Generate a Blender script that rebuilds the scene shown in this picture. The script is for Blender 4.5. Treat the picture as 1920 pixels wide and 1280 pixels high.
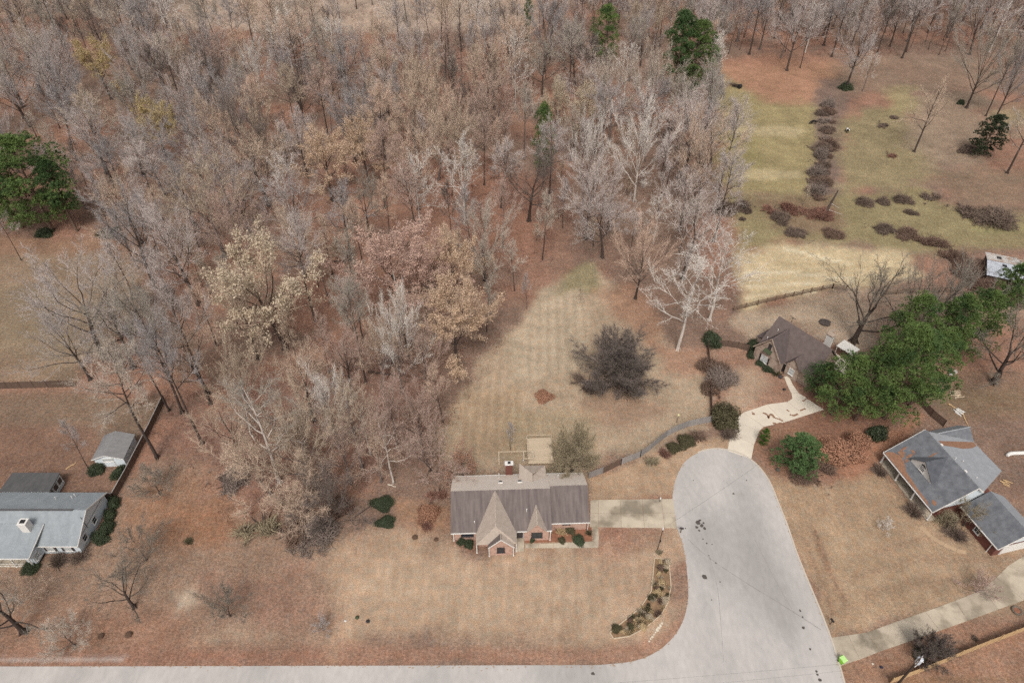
import bpy, math, random
import numpy as np
from mathutils import Vector, Matrix

for _o in list(bpy.data.objects):
    bpy.data.objects.remove(_o, do_unlink=True)
SC = bpy.context.scene
COL = SC.collection
R = math.radians

# ------------------------------------------------------------------ camera
ALT = 95.0                       # drone height above the ground, metres
DEP = R(41.4)                    # how far the lens looks below the horizon
FOC = 1280.0                     # focal length in photo pixels (24 mm on a 36 mm frame)
cam_d = bpy.data.cameras.new('camera'); cam = bpy.data.objects.new('camera', cam_d); COL.objects.link(cam)
cam.location = (0, 0, ALT); cam.rotation_euler = (math.pi / 2 - DEP, 0, 0)
cam_d.sensor_width = 36.0; cam_d.lens = 24.0; cam_d.clip_end = 3000; cam_d.clip_start = 0.5
SC.camera = cam

# ------------------------------------------------------------------ sky and sun: bright even overcast
SUN_EL, SUN_AZ = R(54), R(184)   # elevation, compass azimuth (light from behind the camera)
w = bpy.data.worlds.new('World'); SC.world = w; w.use_nodes = True
nt = w.node_tree; nt.nodes.clear()
sky = nt.nodes.new('ShaderNodeTexSky'); sky.sky_type = 'NISHITA'; sky.sun_disc = False
sky.sun_elevation = SUN_EL; sky.sun_rotation = SUN_AZ; sky.altitude = 100
sky.air_density = 1.0; sky.dust_density = 6.0; sky.ozone_density = 1.0
hs = nt.nodes.new('ShaderNodeHueSaturation'); hs.inputs['Saturation'].default_value = 0.22
bg = nt.nodes.new('ShaderNodeBackground'); bg.inputs['Strength'].default_value = 0.092
wo = nt.nodes.new('ShaderNodeOutputWorld')
nt.links.new(sky.outputs[0], hs.inputs['Color']); nt.links.new(hs.outputs[0], bg.inputs[0]); nt.links.new(bg.outputs[0], wo.inputs[0])
sun_d = bpy.data.lights.new('sun', 'SUN'); sun = bpy.data.objects.new('sun', sun_d); COL.objects.link(sun)
sun_d.energy = 1.5; sun_d.angle = R(18); sun_d.color = (1.0, 0.95, 0.88)
sun.rotation_euler = (math.pi / 2 - SUN_EL, 0, math.pi - SUN_AZ)
vs = SC.view_settings
vs.view_transform = 'Standard'; vs.look = 'None'; vs.gamma = 1.0; vs.exposure = 0.62; vs.use_curve_mapping = False
SC.cycles.max_bounces = 8; SC.cycles.diffuse_bounces = 5; SC.cycles.transparent_max_bounces = 6
SC.cycles.use_denoising = False

# ------------------------------------------------------------------ helpers
def G(px, py, h=0.0):
    """surveyed point: where the photo's pixel lies on the level h metres above the flat ground"""
    u = (px - 960) / FOC; v = (py - 640) / FOC
    t = (ALT - h) / (math.sin(DEP) + v * math.cos(DEP))
    return (u * t, (math.cos(DEP) - v * math.sin(DEP)) * t)

KX = 1.42
def lin(c):
    c = c / 255.0
    return c / 12.92 if c <= 0.04045 else ((c + 0.055) / 1.055) ** 2.4
def S(r, g, b, k=KX):
    """albedo of a surface that photographs as this sRGB colour in the even light"""
    return (min(.9, lin(r) / k), min(.9, lin(g) / k), min(.9, lin(b) / k))

class N:
    def __init__(s, m): s.t = m.node_tree
    def __call__(s, typ, **kw):
        n = s.t.nodes.new('ShaderNode' + typ)
        for k, v in kw.items():
            if k.startswith('i_'):
                key = k[2:]
                n.inputs[int(key) if key.isdigit() else key.replace('_', ' ')].default_value = v
            else: setattr(n, k, v)
        return n
    def link(s, a, b): s.t.links.new(a, b)

MATS = {}
def mat(name, col, rough=0.9, noise=0.25, scale=1.2, stretch=(1, 1, 1), col2=None, amt2=0.5, scale2=0.3, objrand=0.0,
        bump=0.0, fine=0.0, fscale=8.0, metal=0.0, trans=0.0, spec=0.3, rnd2=None, world=False):
    """procedural surface: base colour broken by two noises, optional second colour in patches, per-object shift"""
    if name in MATS: return MATS[name]
    m = bpy.data.materials.new(name); m.use_nodes = True
    n = N(m); t = m.node_tree; b = t.nodes['Principled BSDF']
    tc = n('TexCoord'); mp = n('Mapping'); mp.inputs['Scale'].default_value = stretch
    n.link(n('NewGeometry').outputs['Position'] if world else tc.outputs['Object'], mp.inputs[0])
    nz = n('TexNoise', i_Scale=scale, i_Detail=5.0, i_Roughness=0.6); n.link(mp.outputs[0], nz.inputs['Vector'])
    rgb = n('RGB'); rgb.outputs[0].default_value = (*col, 1)
    cur = rgb.outputs[0]
    if col2:
        z2 = n('TexNoise', i_Scale=scale2, i_Detail=4.0); n.link(mp.outputs[0], z2.inputs['Vector'])
        rp = n('ValToRGB'); rp.color_ramp.elements[0].position = 0.5 - 0.02 - (amt2 - .5) * .3; rp.color_ramp.elements[1].position = 0.62 - (amt2 - .5) * .3
        n.link(z2.outputs[0], rp.inputs[0])
        mx = n('MixRGB', i_2=(*col2, 1)); n.link(rp.outputs[0], mx.inputs[0]); n.link(cur, mx.inputs[1]); cur = mx.outputs[0]
    if rnd2:
        oi = n('ObjectInfo'); mx = n('MixRGB', i_2=(*rnd2, 1)); n.link(oi.outputs['Random'], mx.inputs[0]); n.link(cur, mx.inputs[1]); cur = mx.outputs[0]
    mr = n('MapRange', i_1=0.25, i_2=0.75, i_3=1 - noise, i_4=1 + noise); n.link(nz.outputs[0], mr.inputs[0])
    val = mr.outputs[0]
    if fine:
        z3 = n('TexNoise', i_Scale=fscale, i_Detail=3.0); n.link(mp.outputs[0], z3.inputs['Vector'])
        m3 = n('MapRange', i_1=0.25, i_2=0.75, i_3=1 - fine, i_4=1 + fine); n.link(z3.outputs[0], m3.inputs[0])
        mu = n('Math', operation='MULTIPLY'); n.link(val, mu.inputs[0]); n.link(m3.outputs[0], mu.inputs[1]); val = mu.outputs[0]
    if objrand:
        oi = n('ObjectInfo'); m4 = n('MapRange', i_3=1 - objrand, i_4=1 + objrand); n.link(oi.outputs['Random'], m4.inputs[0])
        mu = n('Math', operation='MULTIPLY'); n.link(val, mu.inputs[0]); n.link(m4.outputs[0], mu.inputs[1]); val = mu.outputs[0]
    vm = n('VectorMath', operation='SCALE'); n.link(cur, vm.inputs[0]); n.link(val, vm.inputs['Scale'])
    n.link(vm.outputs[0], b.inputs['Base Color'])
    b.inputs['Roughness'].default_value = rough; b.inputs['Metallic'].default_value = metal
    b.inputs['Specular IOR Level'].default_value = spec
    if bump:
        bp = n('Bump', i_Strength=bump, i_Distance=0.05); n.link(nz.outputs[0], bp.inputs['Height']); n.link(bp.outputs[0], b.inputs['Normal'])
    if trans:
        tr = n('BsdfTranslucent'); n.link(vm.outputs[0], tr.inputs[0]); ms = n('MixShader', i_0=trans)
        out = t.nodes['Material Output']
        n.link(b.outputs[0], ms.inputs[1]); n.link(tr.outputs[0], ms.inputs[2]); n.link(ms.outputs[0], out.inputs[0])
    MATS[name] = m
    return m

def tag(o, label=None, cat=None, group=None, kind=None):
    if label: o['label'] = label
    if cat: o['category'] = cat
    if group: o['group'] = group
    if kind: o['kind'] = kind
    return o

def empty(name, loc=(0, 0, 0), rz=0.0, label=None, cat=None, group=None, kind=None):
    o = bpy.data.objects.new(name, None); COL.objects.link(o)
    o.empty_display_size = 0.5
    o.location = loc; o.rotation_euler = (0, 0, rz)
    return tag(o, label, cat, group, kind)

class MB:
    """collects boxes, slabs, tubes and polygons into one mesh"""
    def __init__(s): s.v = []; s.f = []
    def add(s, vs, fs):
        o = len(s.v); s.v += [tuple(p) for p in vs]; s.f += [tuple(i + o for i in f) for f in fs]; return s
    def box(s, c, d, rz=0.0, rx=0.0):
        hx, hy, hz = d[0] / 2, d[1] / 2, d[2] / 2
        M = Matrix.Rotation(rz, 3, 'Z') @ Matrix.Rotation(rx, 3, 'X')
        p = [Vector(c) + M @ Vector((x * hx, y * hy, z * hz)) for z in (-1, 1) for y in (-1, 1) for x in (-1, 1)]
        return s.add(p, [(0, 2, 3, 1), (4, 5, 7, 6), (0, 1, 5, 4), (2, 6, 7, 3), (0, 4, 6, 2), (1, 3, 7, 5)])
    def b2(s, x0, x1, y0, y1, z0, z1):
        return s.box(((x0 + x1) / 2, (y0 + y1) / 2, (z0 + z1) / 2), (x1 - x0, y1 - y0, z1 - z0))
    def slab(s, pts, th, axis=(0, 0, -1)):
        """polygon extruded by th along axis"""
        n = len(pts); a = Vector(axis) * th
        top = [Vector(p) for p in pts]; bot = [p + a for p in top]
        fs = [tuple(range(n)), tuple(range(2 * n - 1, n - 1, -1))]
        fs += [(i, i + n, (i + 1) % n + n, (i + 1) % n) for i in range(n)]
        return s.add(top + bot, fs)
    def tube(s, p0, p1, r0, r1=None, n=6, cap=True):
        r1 = r0 if r1 is None else r1
        p0 = Vector(p0); p1 = Vector(p1); d = (p1 - p0).normalized()
        a = d.orthogonal().normalized(); b = d.cross(a)
        vs = []
        for p, r in ((p0, r0), (p1, r1)):
            for k in range(n):
                t = 2 * math.pi * k / n
                vs.append(p + a * (r * math.cos(t)) + b * (r * math.sin(t)))
        fs = [(k, (k + 1) % n, (k + 1) % n + n, k + n) for k in range(n)]
        if cap: fs += [tuple(range(n - 1, -1, -1)), tuple(range(n, 2 * n))]
        return s.add(vs, fs)
    def poly(s, pts): return s.add(pts, [tuple(range(len(pts)))])
    def mesh(s, name):
        me = bpy.data.meshes.new(name); me.from_pydata(s.v, [], s.f); me.update(); return me
    def build(s, name, m, parent=None, loc=None):
        me = s.mesh(name); me.materials.append(m)
        return put(name, me, parent, loc)

def put(name, me, parent=None, loc=None, rz=0.0):
    o = bpy.data.objects.new(name, me); COL.objects.link(o)
    if parent: o.parent = parent
    if loc is not None: o.location = loc
    if rz: o.rotation_euler = (0, 0, rz)
    return o

def arr_mesh(name, V, F3, m):
    """fast triangle mesh from numpy arrays"""
    me = bpy.data.meshes.new(name)
    V = np.asarray(V, np.float32); F3 = np.asarray(F3, np.int32)
    me.vertices.add(len(V)); me.vertices.foreach_set('co', V.ravel())
    me.loops.add(F3.size); me.loops.foreach_set('vertex_index', F3.ravel())
    me.polygons.add(len(F3)); me.polygons.foreach_set('loop_start', np.arange(0, F3.size, 3, dtype=np.int32))
    me.polygons.foreach_set('loop_total', np.full(len(F3), 3, np.int32))
    me.update(calc_edges=True)
    if m: me.materials.append(m)
    return me

def cr(pts, n=10, closed=False):
    """smooth curve through 2D points"""
    P = [Vector(p) for p in pts]; out = []
    L = len(P)
    for i in range(L if closed else L - 1):
        p0 = P[(i - 1) % L] if closed or i > 0 else P[0]; p1 = P[i]; p2 = P[(i + 1) % L]
        p3 = P[(i + 2) % L] if closed or i + 2 < L else P[-1]
        for k in range(n):
            t = k / n
            out.append(tuple(0.5 * ((2 * p1) + (p2 - p0) * t + (2 * p0 - 5 * p1 + 4 * p2 - p3) * t * t + (3 * p1 - p0 - 3 * p2 + p3) * t ** 3)))
    if not closed: out.append(tuple(P[-1]))
    return out

# value noise on world coordinates, for the ground's colour
_rs = np.random.RandomState(7); _tab = _rs.rand(256, 256).astype(np.float32)
def vnoise(x, y, sc, off=0):
    x = x / sc + off * 17.3; y = y / sc + off * 9.1
    xi = np.floor(x).astype(int); yi = np.floor(y).astype(int); fx = x - xi; fy = y - yi
    fx = fx * fx * (3 - 2 * fx); fy = fy * fy * (3 - 2 * fy)
    g = lambda a, b: _tab[a & 255, b & 255]
    return (g(xi, yi) * (1 - fx) + g(xi + 1, yi) * fx) * (1 - fy) + (g(xi, yi + 1) * (1 - fx) + g(xi + 1, yi + 1) * fx) * fy
def fbm(x, y, sc, off=0):
    return (vnoise(x, y, sc, off) + .5 * vnoise(x, y, sc / 2.1, off + 1) + .25 * vnoise(x, y, sc / 4.3, off + 2) + .13 * vnoise(x, y, sc / 9, off + 3)) / 1.88
# ================================================================== GROUND
def sdist(poly, X, Y):
    """signed distance to a polygon, positive inside"""
    P = np.array(poly, np.float32); n = len(P); d = np.full(X.shape, 1e9, np.float32); ins = np.zeros(X.shape, bool)
    for i in range(n):
        ax, ay = P[i]; bx, by = P[(i + 1) % n]
        ex, ey = bx - ax, by - ay
        t = np.clip(((X - ax) * ex + (Y - ay) * ey) / (ex * ex + ey * ey + 1e-9), 0, 1)
        d = np.minimum(d, (X - ax - t * ex) ** 2 + (Y - ay - t * ey) ** 2)
        c = ((ay > Y) != (by > Y)) & (X < ex * (Y - ay) / (ey if abs(ey) > 1e-9 else 1e-9) + ax)
        ins ^= c
    d = np.sqrt(d)
    return np.where(ins, d, -d)

# (photo points on the ground, colour the ground has there, feather in metres, raggedness in metres, strength)
ZONES = [
 ([(300,-60),(1010,-60),(1010,45),(700,62),(480,52),(330,62)], (184,158,136), 6, 10, 1),
 ([(-600,-60),(300,-60),(330,60),(200,30),(-600,40)], (168,142,122), 8, 12, .8),
 ([(-20,120),(40,125),(66,160),(50,195),(-60,190)], (172,122,92), 4, 4, .9),
 ([(820,330),(1040,330),(1060,440),(1000,500),(900,480),(830,420)], (160,112,88), 8, 8, .8),
 ([(300,820),(520,700),(700,640),(830,700),(800,830),(640,900),(460,960)], (152,112,94), 5, 8, .7),
 ([(580,60),(900,110),(900,140),(560,120)], (150,108,90), 6, 6, .7),
 ([(-600,450),(225,452),(260,520),(215,640),(135,722),(-600,728)], (152,126,100), 2.5, 3, 1),
 ([(-600,445),(225,448),(240,475),(120,480),(-600,482)], (156,116,88), 2, 2, .8),
 ([(-200,560),(110,540),(160,620),(120,700),(-200,712)], (142,124,96), 4, 4, .7),
 ([(-600,733),(140,733),(300,752),(220,930),(100,935),(-600,930)], (138,112,90), 1.5, 2, 1),
 ([(-100,835),(80,825),(112,850),(90,875),(-100,885)], (100,108,62), 1.5, 2.5, .9),
 ([(110,800),(180,800),(240,900),(200,945),(120,910)], (140,102,82), 1.5, 2, .7),
 ([(-600,1000),(160,1020),(230,900),(330,860),(430,930),(520,1000),(640,1000),(690,1240),(-600,1248)], (160,128,104), 3, 4, 1),
 ([(230,930),(380,900),(460,960),(420,1020),(300,1010),(240,985)], (164,116,82), 3, 4, .7),
 ([(-200,1100),(90,1110),(120,1230),(-200,1245)], (156,100,74), 2, 3, .8),
 ([(100,1215),(700,1215),(1000,1240),(100,1246)], (160,108,84), 1.5, 2, .7),
 ([(320,1110),(360,1100),(372,1130),(330,1150)], (194,172,146), 1, 1.5, .8),
 ([(330,1195),(430,1180),(470,1160),(530,1185),(520,1205),(360,1210)], (186,160,130), 1, 2.5, .5),
 ([(410,1190),(440,1120),(490,1110),(480,1160),(440,1200)], (182,156,128), 1, 2, .45),
 ([(650,1160),(710,1150),(720,1185),(660,1190)], (184,160,134), .8, 1.2, .6),
 ([(-300,1236),(120,1230),(235,1232),(225,1246),(-300,1247)], (204,196,188), .6, 2.4, .8),
 ([(612,1020),(700,985),(840,1002),(900,1035),(1120,1026),(1278,992),(1292,1100),(1286,1150),(1240,1205),(1120,1222),(640,1210)], (184,151,120), 3.5, 5, 1),
 ([(690,1040),(1000,1050),(1140,1060),(1150,1160),(900,1180),(680,1140)], (192,162,130), 4, 4, .65),
 ([(640,1205),(1120,1218),(1240,1200),(1290,1140),(1296,1170),(1230,1230),(1130,1243),(640,1246)], (168,124,98), .8, 1, .9),
 ([(730,930),(845,950),(845,1000),(790,1000),(740,975)], (172,130,98), 1.2, 1.5, .9),
 ([(1000,560),(1040,520),(1110,502),(1170,540),(1225,600),(1245,650),(1330,668),(1345,780),(1230,838),(1110,880),(1060,890),(850,892),(820,820),(860,735),(930,650)], (180,154,124), 2, 2.5, 1),
 ([(1020,540),(1090,540),(1100,690),(960,720),(960,640)], (190,168,138), 2, 2, .7),
 ([(1040,508),(1110,500),(1125,545),(1050,550)], (146,134,92), 2, 3, .8),
 ([(1120,545),(1190,520),(1240,600),(1225,650),(1150,600)], (170,124,94), 2, 2.5, .8),
 ([(1235,655),(1330,650),(1335,700),(1240,700)], (172,126,98), 1.5, 2, .8),
 ([(1080,740),(1200,735),(1260,770),(1150,810),(1090,790)], (176,136,108), 2, 2.5, .6),
 ([(880,720),(960,720),(1000,780),(960,850),(850,870),(850,780)], (174,144,108), 2, 3, .6),
 ([(930,760),(1120,770),(1130,850),(950,860)], (168,146,110), 2, 3, .6),
 ([(1104,898),(1180,870),(1230,850),(1300,822),(1375,822),(1380,842),(1300,868),(1262,930),(1108,938)], (186,152,118), 1, 1.2, 1),
 ([(1108,945),(1130,990),(1120,1005),(1105,1010)], (178,140,112), .5, .5, 1),
 ([(1345,655),(1420,650),(1470,690),(1510,735),(1440,762),(1385,792),(1335,790)], (170,128,102), 1.5, 1.5, 1),
 ([(1370,690),(1420,685),(1440,720),(1400,765),(1365,760)], (188,160,130), 1.5, 1.5, .7),
 ([(1395,830),(1420,860),(1470,905),(1560,900),(1560,830),(1540,780),(1430,800)], (162,118,90), 1, 1.5, 1),
 ([(1500,740),(1560,745),(1640,720),(1760,690),(1720,760),(1640,850),(1560,890),(1520,850)], (146,102,78), 1.5, 2, .9),
 ([(1415,862),(1480,905),(1560,910),(1640,860),(1660,895),(1730,965),(1800,1010),(1852,1070),(1850,1112),(1562,1194),(1505,1070),(1455,955)], (174,142,109), 1.2, 1.5, 1),
 ([(1540,1000),(1700,980),(1800,1060),(1780,1110),(1600,1150)], (179,149,115), 3, 3, .6),
 ([(1555,885),(1640,830),(1720,765),(1740,780),(1680,860),(1600,900)], (172,118,86), 1, 1, .9),
 ([(1735,745),(1830,670),(1920,640),(2400,660),(2400,960),(1960,940),(1890,880),(1800,800)], (132,110,82), 2, 2.5, 1),
 ([(1840,880),(1960,870),(2000,930),(1880,920),(1840,900)], (170,132,98), 2, 2, .9),
 ([(1780,700),(1850,690),(1860,760),(1780,790)], (146,114,92), 2, 2.5, .7),
 ([(1562,1210),(1900,1115),(2300,1010),(2300,1330),(1600,1330)], (164,122,94), 1, 1.2, 1),
 ([(1690,1275),(1790,1235),(1915,1190),(1925,1215),(1800,1275),(1720,1330)], (128,108,66), 1, 1.2, .75),
 ([(1775,1330),(1800,1280),(1845,1235),(1925,1215),(2300,1200),(2300,1330)], (194,176,152), 1, 1.2, 1),
 ([(1340,125),(1480,118),(1562,118),(1552,240),(1545,368),(1450,372),(1362,362),(1350,250)], (162,144,94), 4, 5, 1),
 ([(1325,105),(1480,108),(1570,112),(1560,190),(1450,190),(1360,150)], (178,126,96), 5, 5, .9),
 ([(1380,235),(1510,238),(1510,256),(1375,252)], (186,166,120), 2, 2, .8),
 ([(1385,318),(1500,320),(1500,336),(1380,334)], (188,168,122), 2, 2, .8),
 ([(1350,255),(1420,262),(1420,310),(1350,310)], (152,140,82), 3, 3, .6),
 ([(1532,150),(1584,150),(1584,370),(1525,372)], (132,108,96), 2, 3, .9),
 ([(1582,220),(1690,195),(1730,240),(1770,330),(1720,352),(1572,362)], (152,134,94), 4, 5, 1),
 ([(1570,100),(1850,110),(1880,170),(1680,180),(1580,170)], (148,122,100), 5, 6, .8),
 ([(1690,170),(1850,180),(1860,310),(1760,320),(1700,260)], (156,132,108), 5, 6, .9),
 ([(1660,165),(1720,165),(1725,210),(1670,215)], (162,146,94), 4, 5, .7),
 ([(1860,210),(1960,180),(1990,240),(1890,260)], (168,146,104), 4, 5, .7),
 ([(1362,362),(1545,368),(1720,352),(1790,390),(1930,415),(2300,400),(2300,470),(1900,458),(1720,472),(1560,455),(1470,452),(1385,478)], (152,136,92), 3, 4, 1),
 ([(1730,330),(1860,315),(2300,330),(2300,410),(1920,405),(1790,370)], (142,118,94), 4, 5, .8),
 ([(1800,420),(2300,425),(2300,462),(1890,452)], (156,148,90), 3, 3, .7),
 ([(1400,370),(1560,368),(1580,430),(1500,440),(1420,415)], (138,108,86), 3, 4, .7),
 ([(1385,480),(1470,455),(1560,458),(1700,474),(1722,515),(1640,535),(1560,540),(1470,562),(1402,582)], (206,182,136), 2, 2.5, 1),
 ([(1372,602),(1450,572),(1560,546),(1720,545),(1830,560),(1800,620),(1640,650),(1560,640),(1490,606),(1420,645)], (172,146,120), 1.5, 2, 1),
 ([(1390,600),(1540,570),(1560,600),(1480,600),(1420,630)], (192,168,140), 2, 2, .6),
 ([(1620,560),(1830,560),(1800,620),(1640,640)], (150,120,100), 2, 3, .8),
 ([(1530,630),(1600,600),(1640,640),(1600,660)], (190,164,138), 1, 1.5, .7),
 ([(1522,995),(1530,995),(1556,1060),(1592,1135),(1584,1138),(1546,1065)], (146,110,84), .5, .5, .8),
 ([(1506,1010),(1512,1010),(1540,1080),(1566,1150),(1560,1152),(1532,1085)], (150,114,88), .5, .5, .6),
 ([(1600,1075),(1780,1030),(1780,1040),(1602,1086)], (156,124,96), .8, .8, .5), ([(1620,1110),(1800,1060),(1802,1070),(1622,1122)], (156,124,96), .8, .8, .5), ([(1640,1030),(1740,1000),(1745,1010),(1645,1042)], (158,126,98), .8, .8, .5),
 ([(1395,510),(1480,508),(1600,522),(1600,527),(1480,514),(1395,516)], (226,208,170), .5, .5, .8), ([(1400,535),(1500,528),(1560,534),(1560,538),(1500,534),(1400,541)], (226,208,170), .5, .5, .8), ([(1400,555),(1470,546),(1530,545),(1530,549),(1470,551),(1400,560)], (222,202,164), .5, .5, .7), ([(1470,462),(1540,480),(1600,496),(1598,500),(1538,485),(1468,467)], (226,210,172), .5, .5, .8), ([(1440,490),(1560,492),(1690,505),(1690,510),(1560,498),(1440,496)], (190,166,120), .6, .6, .7),
 ([(300,940),(420,930),(440,1010),(330,1030)], (168,118,84), 3, 4, .6), ([(380,1080),(560,1060),(620,1160),(480,1200),(400,1160)], (158,112,92), 3, 4, .5), ([(60,1150),(330,1140),(400,1215),(60,1225)], (162,112,84), 2, 3, .55),
 ([(850,1000),(905,1010),(905,1038),(880,1040),(848,1020)], (150,106,84), .6, .6, .9),
]
STRIPES = [  # mown lawns: polygon, strength
 ([(1005,560),(1110,540),(1110,700),(940,720)], .5),
 ([(840,700),(960,660),(1000,800),(860,860)], .5),
 ([(690,1030),(1270,1010),(1280,1150),(1230,1200),(700,1195)], .28),
]
def build_ground():
    ys = [-60.0]
    while ys[-1] < 520: ys.append(ys[-1] + max(0.55, 0.0088 * max(ys[-1], 0) - .02 if ys[-1] > 20 else 6))
    ys += [600, 800, 1200, 2000]
    us = np.concatenate([[-9, -4, -2], np.linspace(-1.0, 1.0, 420), [2, 4, 9]])
    Y1 = np.array(ys, np.float32)
    rows = len(Y1); cols = len(us)
    X = (us[None, :] * (0.62 * Y1[:, None].clip(20) + 28)).astype(np.float32); Y = np.repeat(Y1[:, None], cols, 1)
    x, y = X.ravel(), Y.ravel()
    L = np.vectorize(lin)
    def c3(c):
        a = np.array([lin(v) / KX for v in c], np.float32); g = a @ np.array([.3, .59, .11], np.float32)
        return (g + (a - g) * .78) * 1.0
    f1 = fbm(x, y, 22, 1); f2 = fbm(x, y, 7, 5); f3 = fbm(x, y, 2.6, 9)
    col = c3((146, 116, 97))[None] * np.ones((len(x), 1), np.float32)
    m = np.clip((f1 - .42) * 6, 0, 1)[:, None]; col = col * (1 - m) + c3((162, 117, 93)) * m
    m = np.clip((f2 - .55) * 6, 0, 1)[:, None] * .7; col = col * (1 - m) + c3((128, 104, 89)) * m
    for poly, c, fe, rag, st in ZONES:
        P = [G(*p) for p in poly]
        xs = [p[0] for p in P]; yy = [p[1] for p in P]; pad = fe + rag + 2
        k = np.where((x > min(xs) - pad) & (x < max(xs) + pad) & (y > min(yy) - pad) & (y < max(yy) + pad))[0]
        if not len(k): continue
        d = sdist(P, x[k], y[k]) + (f2[k] - .5) * rag * 2 + (f3[k] - .5) * rag
        m = np.clip(d / fe * .5 + .5, 0, 1); m = (m * m * (3 - 2 * m) * st)[:, None]
        col[k] = col[k] * (1 - m) + c3(c) * m
    lum = col @ np.array([.3, .59, .11], np.float32); lit = np.clip((.27 - lum) / .10, 0, 1)
    st = np.zeros(len(x), np.float32)
    for poly, s in STRIPES:
        d = sdist([G(*p) for p in poly], x, y); st = np.maximum(st, np.clip(d / 4 + .3, 0, 1) * s)
    V = np.stack([x, y, np.zeros_like(x)], 1)
    i = np.arange((rows - 1) * cols).reshape(rows - 1, cols)[:, :-1].ravel()
    F = np.stack([i, i + 1, i + cols + 1, i + cols], 1).astype(np.int32)
    me = bpy.data.meshes.new('ground')
    me.vertices.add(len(V)); me.vertices.foreach_set('co', V.astype(np.float32).ravel())
    me.loops.add(F.size); me.loops.foreach_set('vertex_index', F.ravel())
    me.polygons.add(len(F)); me.polygons.foreach_set('loop_start', np.arange(0, F.size, 4, dtype=np.int32)); me.polygons.foreach_set('loop_total', np.full(len(F), 4, np.int32))
    me.update(calc_edges=True)
    ca = me.color_attributes.new('cover', 'FLOAT_COLOR', 'POINT')
    ca.data.foreach_set('color', np.concatenate([col, st[:, None]], 1).astype(np.float32).ravel())
    la = me.attributes.new('litter', 'FLOAT', 'POINT'); la.data.foreach_set('value', lit.astype(np.float32))
    m = bpy.data.materials.new('ground_cover'); m.use_nodes = True; n = N(m); b = m.node_tree.nodes['Principled BSDF']
    at = n('Attribute', attribute_name='cover'); tc = n('TexCoord')
    val = None
    def mul(a, bb):
        q = n('Math', operation='MULTIPLY'); n.link(a, q.inputs[0]); n.link(bb, q.inputs[1]); return q.outputs[0]
    for sc, lo, hi, st3 in ((0.07, .84, 1.16, (1, 1, 1)), (0.22, .82, 1.18, (1, 1, 1)), (0.75, .90, 1.10, (1, 1, 1)), (2.2, .88, 1.12, (1, .22, 1)), (9.0, .86, 1.14, (1, .5, 1))):
        mp = n('Mapping'); mp.inputs['Scale'].default_value = st3; n.link(tc.outputs['Object'], mp.inputs[0])
        nz = n('TexNoise', i_Scale=sc, i_Detail=4.0, i_Roughness=.65); n.link(mp.outputs[0], nz.inputs['Vector'])
        mr = n('MapRange', i_1=.28, i_2=.72, i_3=lo, i_4=hi); n.link(nz.outputs[0], mr.inputs[0])
        val = mr.outputs[0] if val is None else mul(val, mr.outputs[0])
    # leaf litter: sharper light and dark flecks where leaves lie
    al = n('Attribute', attribute_name='litter'); nz = n('TexNoise', i_Scale=2.4, i_Detail=5.0, i_Roughness=.75); n.link(tc.outputs['Object'], nz.inputs['Vector'])
    mr = n('MapRange', i_1=.36, i_2=.64, i_3=-.30, i_4=.30); n.link(nz.outputs[0], mr.inputs[0]); a2 = mul(mr.outputs[0], al.outputs['Fac']); ad = n('Math', operation='ADD', i_1=1.0); n.link(a2, ad.inputs[0]); val = mul(val, ad.outputs[0])
    # mower passes
    mp = n('Mapping'); mp.inputs['Rotation'].default_value = (0, 0, R(2)); n.link(tc.outputs['Object'], mp.inputs[0])
    wv = n('TexWave', wave_type='BANDS', bands_direction='X', i_Scale=0.16, i_Distortion=0.0, i_Detail=0.0)
    n.link(mp.outputs[0], wv.inputs['Vector'])
    mr = n('MapRange', i_3=-.13, i_4=.13); n.link(wv.outputs[1], mr.inputs[0])
    a1 = mul(mr.outputs[0], at.outputs['Alpha']); ad = n('Math', operation='ADD', i_1=1.0); n.link(a1, ad.inputs[0]); val = mul(val, ad.outputs[0])
    # colour drift between straw and leaf brown
    nz = n('TexNoise', i_Scale=1.1, i_Detail=5.0); n.link(tc.outputs['Object'], nz.inputs['Vector'])
    mr = n('MapRange', i_1=.3, i_2=.7, i_3=0.0, i_4=1.0); n.link(nz.outputs[0], mr.inputs[0])
    tint = n('MixRGB', blend_type='MIX', i_1=(1.06, .97, .90, 1), i_2=(.95, 1.02, 1.06, 1)); n.link(mr.outputs[0], tint.inputs[0])
    mt = n('MixRGB', blend_type='MULTIPLY', i_0=1.0); n.link(at.outputs['Color'], mt.inputs[1]); n.link(tint.outputs[0], mt.inputs[2])
    vm = n('VectorMath', operation='SCALE'); n.link(mt.outputs[0], vm.inputs[0]); n.link(val, vm.inputs['Scale'])
    n.link(vm.outputs[0], b.inputs['Base Color']); b.inputs['Roughness'].default_value = 1.0; b.inputs['Specular IOR Level'].default_value = .05
    nb = n('TexNoise', i_Scale=5.0, i_Detail=6.0); n.link(tc.outputs['Object'], nb.inputs['Vector'])
    bp = n('Bump', i_Strength=.7, i_Distance=.15); n.link(nb.outputs[0], bp.inputs['Height']); n.link(bp.outputs[0], b.inputs['Normal'])
    me.materials.append(m)
    return tag(put('ground', me), 'dry winter grass and leaf litter ground', None, None, 'structure')
build_ground()

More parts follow.
